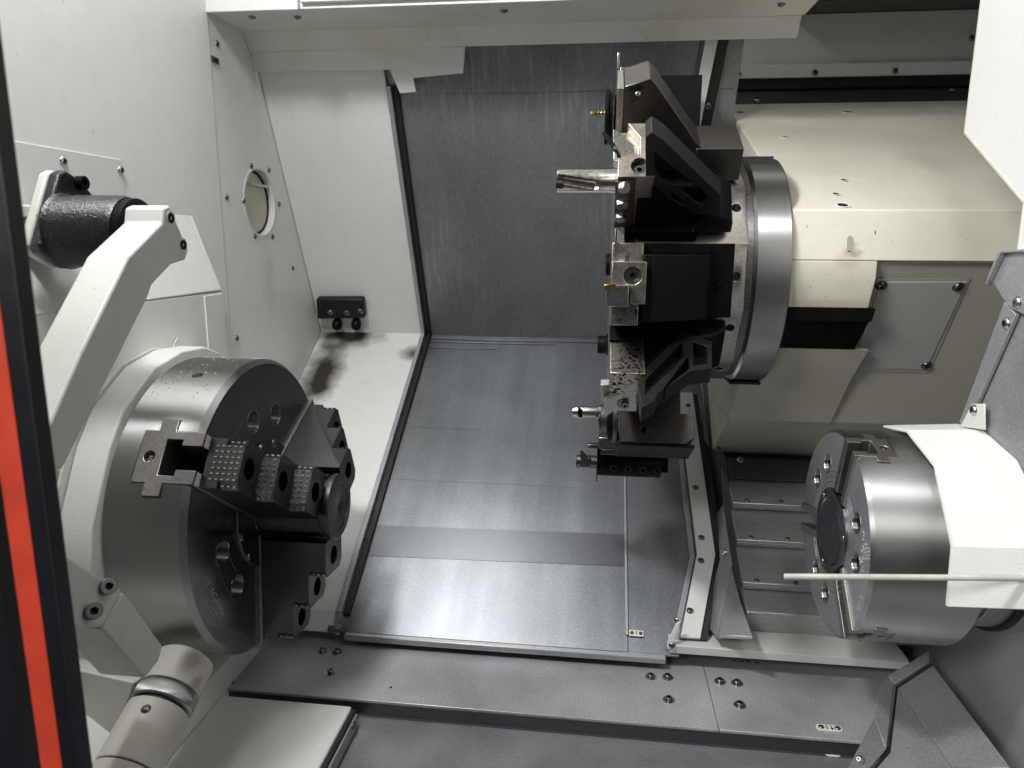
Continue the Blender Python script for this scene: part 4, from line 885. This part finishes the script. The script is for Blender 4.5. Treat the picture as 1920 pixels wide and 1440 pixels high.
MB().prism([(1.061, -0.2552), (1.184, -0.3448), (1.39, -0.3448), (1.39, -0.2552)], 0.2005, XE).build('lower_skirt', 'cream', th_, 0.0004)
ins = MB().prism([(0.8795, -0.0725), (0.888, -0.0890), (0.896, -0.0895), (0.934, -0.1290), (1.05, -0.1290), (1.05, -0.0725)], XH2, 0.327).build('black_insert', 'black', th_, 0.0008)
nI = Vector((0, -0.0395, -0.038)).normalized()
for q in [(1552, 612), (1596, 613)]: screw(th_, PP(*q, nI, Vector((0, 0.8961, -0.0895))), nI, 0.0042, 'capdark')
MB().prism([(0.862, 0.10), (0.858, 0.10), (0.858, 0.1035), (0.862, 0.1035)], 0.19, 0.2222).build('top_gasket', 'rubber', th_, 0) if False else None
nR = Vector((0, -(Rg[0][1]-Rg[1][1]), -(Rg[1][0]-Rg[0][0]))).normalized(); oR = Vector((0, *Rg[0]))+nR*0.0008
cp = [PP(x, y, nR, oR) for x, y in ((1650, 527), (1812, 527), (1736, 692), (1597, 688))]
cpo = MB().plate(cp, nR*0.0022).build('cover_plate', 'plate', th_, 0.0008, label='pale grey cover plate with four screws')
for q in ((1653, 536), (1797, 538), (1737, 685), (1603, 682)): screw(th_, PP(*q, nR, oR+nR*0.0022), nR, 0.0062, 'button')
fr = [PP(x, y, nR, oR) for x, y in ((1645, 521), (1820, 521), (1741, 699), (1590, 694))]
MB().plate(fr, nR*0.0006).build('cover_gasket', 'cream', th_, 0.0004)
# holes in the sloping top and front
nT = Vector((0, -0.209, 0.512)).normalized(); oT = Vector((0, 0.878, 0.041))+nT*0.0004
for q, r_, big in (((1388, 211), 0.0095, 1), ((1590, 210), 0.0095, 1), ((1472, 257), 0.005, 0), ((1582, 338), 0.005, 0), ((1567, 364), 0.005, 0), ((1580, 385), 0.0085, 1)):
    p = PP(*q, nT, oT)
    MB().lathe([(0, r_), (0.0008, r_), (0.0008, r_*0.74), (0, r_*0.74), (0, r_)], p, nT, 28).build('hole_rim', 'white_clean' if big else 'cream', th_, 0)
    MB().cyl(p-nT*0.0002, nT, r_*0.74, 0.0006, 24).build('bolt_hole', 'socket' if not big else 'bolt', th_, 0)
nF = Vector((0, -1, -0.24)).normalized(); 
sl = [PP(x, y, Vector((0, -0.0575, -0.014)).normalized(), Vector((0, 0.8635, -0.0165))) for x, y in ((1588, 470), (1588, 447), (1591, 442), (1596, 442), (1600, 447), (1600, 472))]
MB().plate(sl, (0, -0.0005, 0)).build('slot_recess', 'cream_dirty', th_, 0.0002)
MB().cyl(P(1593, 468, Y=0.8622), (0, -1, 0), 0.0028, 0.0006, 16).build('slot_hole', 'socket', th_, 0)
rg0 = [P(x, y, X=0.2) for x, y in ((1392, 300), (1452, 298))]
MB().box(0.181, 0.2215, 0.985, 1.03, TZ+0.1450, TZ+0.1490).build('ring_gasket', 'rubber', th_, 0.001)
MB().box(0.181, 0.2222, 0.965, 1.02, TZ-0.1485, TZ-0.1440).build('lower_gasket', 'rubber', th_, 0.001)
# dark skirt under the housing and white backing sheet behind the turret
sk = thing('turret_skirt', 'dark sheet skirt with screw below the cream housing', 'skirt', (0.35, 1.15, -0.36))
MB().prism([(1.160, -0.3455), (1.131, -0.372), (1.134, -0.375), (1.30, -0.375), (1.30, -0.3455)], 0.2205, 0.75).build('sheet', 'sheet_dark', sk, 0.001)
screw(sk, P(1388, 862, Y=1.1435), (0, -0.7, 0.7), 0.0055, 'bright')

# ================================================================== STEPPED SADDLE COVERS
sc_ = thing('step_cover', 'telescopic steel cover in four steps below the housing, left of small chuck', 'cover', (0.3, 1.0, -0.54))
ST = [((1.131, -0.3755), (1.088, -0.398)), ((1.093, -0.4085), (1.031, -0.435)), ((1.036, -0.4455), (0.966, -0.472)), ((0.971, -0.4825), (0.922, -0.4935))]
for i, (a, b) in enumerate(ST):
    bot = -0.54 if i == 3 else b[1]-0.020
    if i == 3: pr_ = [a, b, (0.948, -0.543), (1.12, -0.543), (1.12, a[1])]
    else: pr_ = [a, b, (b[0]+0.001, b[1]-0.0035), (b[0]+0.010, b[1]-0.012), (1.20, b[1]-0.012), (1.20, a[1])]
    x0 = 0.2205-0.0012*i
    MB().prism(pr_, x0, 0.60).build('step', 'step', sc_, 0.0022, 3)
    if i < 3:
        MB().prism([(b[0]+0.0008, b[1]-0.0042), (b[0]+0.0012, b[1]-0.0095), (b[0]+0.02, b[1]-0.0095), (b[0]+0.02, b[1]-0.0042)], x0+0.001, 0.60).build('wiper_lip', 'sheet', sc_, 0.0006)
        MB().prism([(b[0]+0.006, b[1]-0.0097), (b[0]+0.006, b[1]-0.0135), (b[0]+0.02, b[1]-0.0135), (b[0]+0.02, b[1]-0.0097)], x0+0.001, 0.60).build('wiper', 'rubber', sc_, 0)
for q, i in (((1400, 938), 0), ((1464, 940), 0), ((1408, 1007), 1), ((1477, 1010), 1), ((1419, 1088), 2), ((1492, 1093), 2)):
    a, b = ST[i]; n = Vector((0, -(a[1]-b[1]), a[0]-b[0])).normalized(); screw(sc_, PP(*q, n, Vector((0, *b))), n, 0.0034, 'button', 'rivet')
# gutter panel between rail and steps
gu = thing('gutter_panel', 'dark bent sheet panel between the white rail and the steps', 'panel', (0.2, 1.1, -0.5))
A = [P(1300, 735, X=0.186), P(1342, 700, X=0.214), P(1372, 943, X=0.2195), P(1340, 890, X=0.20)]
low = lambda px, py, X: P(px, py, X=X)
MB().plate([low(1318, 715, 0.196), low(1336, 705, 0.206), low(1350, 855, 0.2070), low(1356, 945, 0.2060), low(1345, 960, 0.200)], (-0.001, 0.002, -0.004)).build('upper_sheet', 'sheet_dark', gu, 0.0006)
MB().plate([low(1345, 960, 0.2002), low(1356, 945, 0.2062), low(1373, 1061, 0.2012), low(1352, 1045, 0.191)], (-0.001, 0.003, -0.004)).build('middle_sheet', 'sheet', gu, 0.0006)
MB().plate([low(1352, 1045, 0.191), low(1371, 1062, 0.2005), low(1346, 1194, 0.1735), low(1322, 1162, 0.166)], (-0.001, 0.003, -0.004)).build('lower_sheet', 'sheet', gu, 0.0006)
MB().plate([low(1371, 1061, 0.2010), low(1387, 1125, 0.2120), low(1412, 1194, 0.2120), low(1346, 1192, 0.1740)], (0.0, 0.003, -0.006)).build('foot', 'sheet', gu, 0.0012)
for q, X in (((1346, 842), 0.2062), ((1345, 889), 0.2052), ((1343, 901), 0.2045), ((1334, 862), 0.2010)): screw(gu, P(*q, X=X), (-0.6, -0.6, 0.5), 0.0045, 'button')
screw(gu, P(1356, 1036, X=0.192), (-0.6, -0.6, 0.5), 0.005, 'bright')

# ---- white bent seal rail at the right edge of the way cover
sr = thing('seal_rail', 'white bent strip with screws along the right edge of the grey cover', 'rail', LOW(0.17, 0.4, 0.01))
def strip(pl, fn, w0, w1, h0, h1, nm, mat, bev=0.0006):
    """strip following a polyline (X, s) on one slope, from offset w0 to w1 across"""
    for (xa, sa), (xb, sb_) in zip(pl, pl[1:]):
        v = []
        for x, s in ((xa, sa), (xb, sb_)):
            for h in (h0, h1):
                v += [fn(x+w0, s, h), fn(x+w1, s, h)]
        MB().add(v, [(0, 1, 3, 2), (4, 6, 7, 5), (0, 4, 5, 1), (2, 3, 7, 6), (0, 2, 6, 4), (1, 5, 7, 3)]).build(nm, mat, sr, bev)
hR = 0.014
def rs_(x, y): return low_sx(x, y, hR)
pl_ = [rs_(1271, 735), rs_(1307, 1000+38), rs_(1276, 1194)]
strip(pl_, LOW, 0.0, 0.0265, 0.0105, hR, 'white_strip', 'white_clean')
strip(pl_, LOW, 0.027, 0.036, -0.004, 0.010, 'rubber_edge', 'rubber')
strip(pl_, LOW, -0.010, -0.002, -0.0015, 0.006, 'grey_seal', 'sheet')
strip(pl_, LOW, -0.0018, 0.026, 0.0, 0.0103, 'carrier', 'sheet_dark')
for q in [(1304, 914), (1315, 1008), (1314, 1051), (1294, 1145), (1290, 760)]: screw(sr, PP(*q, NL, FO+NL*hR), NL, 0.0046)
u_ = [up_sx(1287, 262, 0.014), up_sx(1330, 40, 0.014)]
strip(u_, UPP, 0.0, 0.0185, 0.0105, 0.014, 'upper_white_strip', 'white_clean')
strip(u_, UPP, 0.019, 0.036, 0.0, 0.009, 'upper_rubber_edge', 'rubber')
strip(u_, UPP, -0.004, 0.018, 0.0, 0.0103, 'upper_carrier', 'sheet_dark')
for q in [(1328, 199)]: screw(sr, PP(*q, NU, FO+NU*0.014), NU, 0.0046)
for q in [(1327, 106), (1317, 196)]: screw(sr, PP(*q, NU, FO+NU*0.006), (-1, 0, 0), 0.0042, 'bright')

# ---- white floor trim running to the right
tr = thing('floor_trim', 'white angled floor trim strip running right below the steps', 'trim', (0.25, 0.9, -0.57))
yt = 0.892
MB().prism([(yt, -0.5455), (yt, -0.5340), (yt+0.010, -0.5320), (yt+0.060, -0.5330), (yt+0.060, -0.536), (yt+0.012, -0.535), (yt+0.003, -0.537), (yt+0.003, -0.5455)], 0.112, 0.42).build('strip', 'plate', tr, 0.001)
MB().plate([P(x, y, Y=yt-0.001) for x, y in ((1252, 1203), (1268, 1170), (1276, 1166), (1264, 1204), (1268, 1220), (1251, 1216))], (0, 0.003, 0)).build('end_bracket', 'white', tr, 0.0006)
screw(tr, P(1260, 1210, Y=yt-0.0015), (0, -1, 0.3), 0.004)
MB().plate([P(x, y, Y=0.925) for x, y in ((1316, 1161), (1322, 1172), (1300, 1205), (1294, 1202))], (0, 0.004, 0)).build('corner_gusset', 'white', tr, 0.0006)
screw(tr, P(1268, 1163, Y=0.92), (-0.7, -0.7, 0), 0.0045, 'bright')

# ---- chute guard at lower right
cg = thing('chute_guard', 'grey folded sheet chute with black seal at the lower right', 'chute guard', (0.36, 0.72, -0.6))
def G(px, py, Z): return P(px, py, Z=Z)
c0, c1, c2, c3, c4_ = G(1742, 1220, -0.500), G(1665, 1266, -0.518), G(1645, 1300, -0.528), G(1638, 1345, -0.540), G(1590, 1440, -0.556)
d0, d1, d2, d4 = G(1742, 1241, -0.508), G(1676, 1284, -0.526), G(1661, 1404, -0.556), G(1600, 1475, -0.562)
MB().plate([c0, c1, d1, d0], (0.002, 0.002, -0.003)).build('upper_rim', 'sheet', cg, 0.0008)
MB().plate([c1, c2, c3, d2, d1], (0.002, 0.002, -0.003)).build('middle_rim', 'sheet', cg, 0.0008)
MB().plate([c3, c4_, d4, d2], (0.002, 0.002, -0.003)).build('lower_rim', 'sheet', cg, 0.0008)
o_ = Vector((0.0025, 0, -0.002))
MB().plate([d0+o_, d1+o_, d1+o_*2.6, d0+o_*2.6], (0.001, 0.002, -0.002)).build('seal', 'rubber', cg, 0)
MB().plate([d1+o_, d2+o_, d2+o_*2.6, d1+o_*2.6], (0.001, 0.002, -0.002)).build('seal', 'rubber', cg, 0)
MB().plate([d2+o_, d4+o_, d4+o_*2.6, d2+o_*2.6], (0.001, 0.002, -0.002)).build('seal', 'rubber', cg, 0)
f0, f1, f2 = d0+o_*2, d1+o_*2, d2+o_*2
g1_ = G(1785, 1440, -0.540); g2_ = G(1895, 1440, -0.505)
MB().plate([f1, f2, d4+o_*2, G(1700, 1520, -0.56), g1_], (0.001, 0.002, -0.003)).build('side_face', 'sheet', cg, 0.0008)
MB().plate([f0, f1, g1_, g2_], (0.001, 0.003, -0.002)).build('slope_face', 'sheet', cg, 0.0008)
screw(cg, G(1611, 1424, -0.5545), (-0.5, -0.4, 0.7), 0.0042, 'bright')

# ---- small alignment tags
def align_tag(q, Z, wpx, label, up=1):
    p = P(*q, Z=Z); L = wpx
    root = thing('alignment_tag', label, 'tag', p, 'alignment tags on the cover plates')
    n = 8; r_ = 0.0058; pts = []
    for sx in (1, -1):
        for k in range(n+1):
            a = -PI/2+PI*k/n
            pts.append((sx*(L/2-r_+r_*math.cos(a)), sx*r_*math.sin(a)))
    MB().prism(pts, 0.0002, 0.0014, o=p, u=(1, 0, 0), v=(0, 1, 0), w=(0, 0, 1)).build('plate', 'label', root, 0.0003)
    for s in (-1, 1): screw(root, p+Vector((s*(L/2-0.006), 0, 0.0013)), (0, 0, 1), 0.0034, 'button')
    zz = 0.0015
    MB().box(p.x-0.0035, p.x-0.0025, p.y-0.004, p.y+0.004, p.z+zz, p.z+zz+0.0002).build('index_mark', 'ink', root, 0)
    MB().box(p.x+0.0022, p.x+0.0030, p.y-0.004, p.y+0.004, p.z+zz, p.z+zz+0.0002).build('arrow_shaft', 'ink', root, 0)
    y1 = p.y+0.0045*up; y0 = p.y+0.001*up
    MB().prism([(p.x+0.0026, y1), (p.x+0.0006, y0), (p.x+0.0046, y0)], p.z+zz, p.z+zz+0.0002, u=(1, 0, 0), v=(0, 1, 0), w=(0, 0, 1)).build('arrow_head', 'ink', root, 0)
align_tag((1224, 1228), ZB+0.0003, 0.031, 'white tag with two screws and arrow on the main bed plate, below the cover')
align_tag((1555, 1366), ZB+0.0003, 0.031, 'white tag with two screws and arrow in shade on the right bed plate', -1)
align_tag((1560, 1413), ZB2+0.0005, 0.020, 'short white tag with arrow on the lower floor at bottom right')
p = PP(1193, 1188, NL, FO); 
at = thing('alignment_tag', 'small white tag with two screws at the lower edge of the grey cover', 'tag', p, 'alignment tags on the cover plates')
dS = Vector((0, 0.8425, 0.5387))
MB().plate([p+Vector((sx*0.010, 0, 0))+dS*sy*0.0045+NL*0.0004 for sx, sy in ((-1, -1), (1, -1), (1, 1), (-1, 1))], NL*0.0012).build('plate', 'label', at, 0.0004)
for s in (-1, 1): screw(at, p+Vector((s*0.006, 0, 0))+NL*0.0015, NL, 0.0026)
MB().plate([p+Vector((sx*0.0006, 0, 0))+dS*sy*0.003+NL*0.0017 for sx, sy in ((-1, -1), (1, -1), (1, 1), (-1, 1))], NL*0.0002).build('index_mark', 'ink', at, 0)

# ---- nozzle block on the rear panel
nb = thing('nozzle_block', 'black coolant nozzle block screwed to the white rear panel', 'nozzle block', UPP(-0.54, 0.05, 0.012))
q0, q1, q2, q3 = (up_sx(x, y, 0.030) for x, y in ((592, 562), (680, 562), (684, 597), (595, 599)))
MB().add([UPP(*q, h) for h in (0.0125, 0.030) for q in (q0, q1, q2, q3)], [(0, 1, 2, 3), (4, 7, 6, 5), (0, 4, 5, 1), (1, 5, 6, 2), (2, 6, 7, 3), (3, 7, 4, 0)]).build('block', 'blackcast', nb, 0.003, 2)
for x, y in ((619, 586), (650, 587), (675, 584)): screw(nb, PP(x, y, NU, FO+NU*0.030), NU, 0.006, 'button', 'block_screw')
for x in (632, 668):
    c = PP(x, 608, NU, FO+NU*0.024); MB().lathe([(-0.012, 0.006), (-0.004, 0.010), (0.004, 0.0105), (0.010, 0.008), (0.012, 0.004), (0.010, 0.003)], c, (0.05, -0.35, -0.93), 20).build('nozzle', 'black', nb, 0)

# ================================================================== TOOL SETTER ARM (swings in a plane across the spindle axis)
XA, XB = -0.385, -0.422
ta = thing('tool_setter_arm', 'white curved tool setter arm hanging from a black hub at far left', 'arm', (-0.40, 0.55, -0.40))
A_ = lambda lst, X=XA: [(P(x, y, X=X).y, P(x, y, X=X).z) for x, y in lst]
up_ = A_([(318, 384), (354, 468), (349, 487), (322, 496), (286, 534), (277, 560), (205, 705), (118, 880), (20, 905), (95, 790), (150, 665), (240, 482), (304, 418), (306, 390)])
MB().prism(up_, XB, XA).build('upper_beam', 'arm', ta, 0.0022, 3)
cyH_y, cyH_z = 0.645, P(200, 434, Y=0.645).z
MB().cyl((XB-0.024, cyH_y, cyH_z), (1, 0, 0), 0.0235, 0.0245, 40, 0.001).build('boss', 'arm', ta, 0)
mid = A_([(20, 906), (117, 881), (95, 960), (110, 1035), (150, 1058), (230, 1108), (191, 1176), (60, 1178), (-30, 1100), (-30, 980)])
MB().prism(mid, XB, XA).build('middle_beam', 'arm', ta, 0.0022, 3)
lo_ = A_([(232, 1110), (306, 1211), (298, 1240), (272, 1272), (192, 1178)])
MB().prism(lo_, XB-0.006, XA).build('lower_beam', 'arm_worn', ta, 0.0022, 3)
n_m = Vector((0.25, -0.75, 0.6))
for q in ((200, 1101), (172, 1147)): screw(ta, P(*q, X=XA+0.0015), (0.75, -0.5, 0.45), 0.0066, 'cap', 'beam_screw')
for q in ((320, 409), (343, 459)):
    p = P(*q, X=XA); MB().lathe([(0, 0.0062), (0.0006, 0.0062), (0.0006, 0.0050), (0, 0.0050), (0, 0.0062)], p, (1, 0, 0), 24).build('bore_rim', 'arm', ta, 0)
    screw(ta, p-Vector((0.0035, 0, 0)), (1, 0, 0), 0.0044, 'capdark', 'end_screw')
# black hub
hz = P(190, 430, X=-0.445)
tb = thing('arm_hub', 'black wrinkle-painted round hub with square flange holding the arm', 'hub', hz)
cyH = Vector((0, P(200, 436, Y=0.645).y, P(200, 434, Y=0.645).z))
xh0, xh1 = P(128, 430, Y=0.645).x, P(246, 420, Y=0.645).x
MB().lathe([(0, 0.0365), (0.004, 0.0342), (xh1-xh0-0.004, 0.0335), (xh1-xh0, 0.0318)], (xh0, cyH.y, cyH.z), (1, 0, 0), 64).build('barrel', 'wrinkle', tb, 0)
MB().lathe([(0, 0.0310), (0.008, 0.0310), (0.010, 0.027)], (xh1+0.0002, cyH.y, cyH.z), (1, 0, 0), 48).build('end_ring', 'black', tb, 0.0005)
fl_ = [P(x, y, X=xh0) for x, y in ((122, 325), (157, 338), (172, 360), (165, 500), (135, 503), (72, 478), (75, 460), (100, 380))]
yc = [(0.606, -0.004), (0.611, -0.012), (0.640, -0.027), (0.700, 0.006), (0.700, 0.034), (0.668, 0.060), (0.650, 0.067), (0.641, 0.063)]
MB().prism(yc, xh0-0.011, xh0+0.0005).build('flange', 'wrinkle', tb, 0.0025, 3)
MB().prism([(a*1.0, b) for a, b in yc], xh0-0.022, xh0-0.0115).build('mount_plate', 'arm', tb, 0.003, 3)
for q in ((148, 343), (106, 466)): screw(tb, P(*q, X=xh0+0.0005), (1, 0, 0), 0.0068, 'capdark', 'flange_bolt')
MB().box(XW+0.004, xh0-0.0225, cyH.y-0.020, cyH.y+0.030, cyH.z+0.012, cyH.z+0.024).build('upper_bracket', 'arm', tb, 0.002, 3)
MB().box(XW+0.004, xh0-0.0225, cyH.y-0.010, cyH.y+0.026, cyH.z-0.024, cyH.z+0.0115).build('lower_bracket', 'arm', tb, 0.002, 3)
# pivot barrel
pv = thing('arm_pivot', 'white worn pivot barrel with a bright steel band at lower left', 'pivot', (-0.36, 0.6, -0.42))
pc = P(318, 1285, Y=0.62); ax = Vector((0.10, -0.93, -0.36)).normalized()
e0 = P(345, 1250, Y=0.655)
cb_ = P(311, 1309, Y=0.600); c1_ = P(226, 1470, Y=0.525); c0_ = cb_-(c1_-cb_).normalized()*0.038; ax = (c1_-c0_).normalized(); LB = (c1_-c0_).length
rb = 0.0300
M['pivot_head'] = paint('pivot_head_coat', (0.56, 0.54, 0.48), 0.5, 0.4, 1.0, 0.4, (0.20, 0.16, 0.10), stains=[((c0_+ax*0.012+Vector((0.020, -0.004, 0.021))-pv.location)[:], 0.030, (0.6, 1, 1), 0.65, (0.08, 0.06, 0.04)), ((c0_+ax*0.020+Vector((0.028, -0.006, 0.006))-pv.location)[:], 0.020, (1.4, 0.8, 0.6), 0.5, (0.10, 0.08, 0.05))])
MB().lathe([(0, rb-0.006), (0.004, rb), (0.038, rb), (0.0385, rb-0.002)], c0_-ax*0.008, ax, 64).build('head', 'pivot_head', pv, 0.0006)
MB().lathe([(0, rb+0.0005), (0.0015, rb+0.0012), (0.015, rb+0.0012), (0.0165, rb)], c0_+ax*0.0315, ax, 64).build('steel_band', 'chuck', pv, 0.0004)
MB().lathe([(0, rb-0.003), (0.003, rb-0.003)], c0_+ax*0.0486, ax, 48).build('seal_groove', 'rubber', pv, 0)
MB().lathe([(0, rb), (0.001, rb+0.001), (0.058, rb+0.001), (0.0585, rb)], c0_+ax*0.0518, ax, 64).build('sleeve', 'arm_worn', pv, 0.0006)
MB().lathe([(0, rb-0.0015), (0.0012, rb-0.0015)], c0_+ax*0.1104, ax, 48).build('joint_groove', 'rubber', pv, 0)
MB().lathe([(0, rb+0.001), (0.10, rb+0.001)], c0_+ax*0.1118, ax, 64).build('rear_sleeve', 'arm_worn', pv, 0.0006)
sp_ = PP(274, 1329, Vector((0.2, -0.2, 0.9)), c0_+ax*0.062+Vector((0, 0, rb)))
screw(pv, sp_, (0.1, -0.2, 0.95), 0.0046)
# base block left of the pivot
MB().plate([P(x, y, Y=0.60) for x, y in ((100, 1245), (252, 1280), (215, 1385), (165, 1475), (60, 1475))], (0, 0.06, -0.01)).build('base_block', 'arm', pv, 0.002, 3)

# ================================================================== DOOR EDGE (close to the lens, soft)
dr_ = thing('door_edge', 'black door edge with a red stripe, close up at the left', 'door', (-0.22, 0.28, 0))
def vstrip(q0, q1, Y, Yb, nm, mat, z0=-0.30, z1=0.22):
    a = P(q0[0], q0[1], Y=Y).x; b = P(q1[0], q1[1], Y=Yb).x
    MB().box(a, b, Y, Yb, z0, z1).build(nm, mat, dr_, 0)
vstrip((63, 1040), (124, 1040), 0.2802, 0.288, 'seal_lip', 'doorblack')
vstrip((21, 1040), (63, 1040), 0.2800, 0.2801, 'red_stripe', 'red')
vstrip((-3200, 1040), (21, 1040), 0.2799, 0.2880, 'door_skin', 'doorblack')
MB().box(P(94, 1040, Y=0.2796).x, P(97, 1040, Y=0.2796).x, 0.2797, 0.28015, -0.30, 0.22).build('lip_crease', 'rubber', dr_, 0)

# ---- bright metal chips lying on the large chuck, its jaws and the hub
cm = MB(); rnd = random.Random(3)
for i in range(150):
    ph = R(rnd.uniform(55, 118)); xx = rnd.uniform(-0.492, -0.412)
    c = Vector((xx, AXY-0.1804*math.cos(ph), AXZ+0.1804*math.sin(ph))); q = rnd.uniform(0.0004, 0.0013)
    n_ = Vector((0, -math.cos(ph), math.sin(ph))); a = Vector((rnd.uniform(-1, 1), rnd.uniform(-1, 1), rnd.uniform(-1, 1))).normalized(); a = (a-n_*a.dot(n_)).normalized(); b2 = n_.cross(a)
    cm.add([c-a*q, c+b2*q*0.5, c+a*q, c+n_*q*0.8], [(0, 1, 3), (1, 2, 3), (0, 3, 2), (0, 2, 1)])
co = cm.build('metal_chips', 'label', None, 0); tag(co, 'scattered bright metal chips lying on top of the large chuck', 'chips'); co['kind'] = 'stuff'
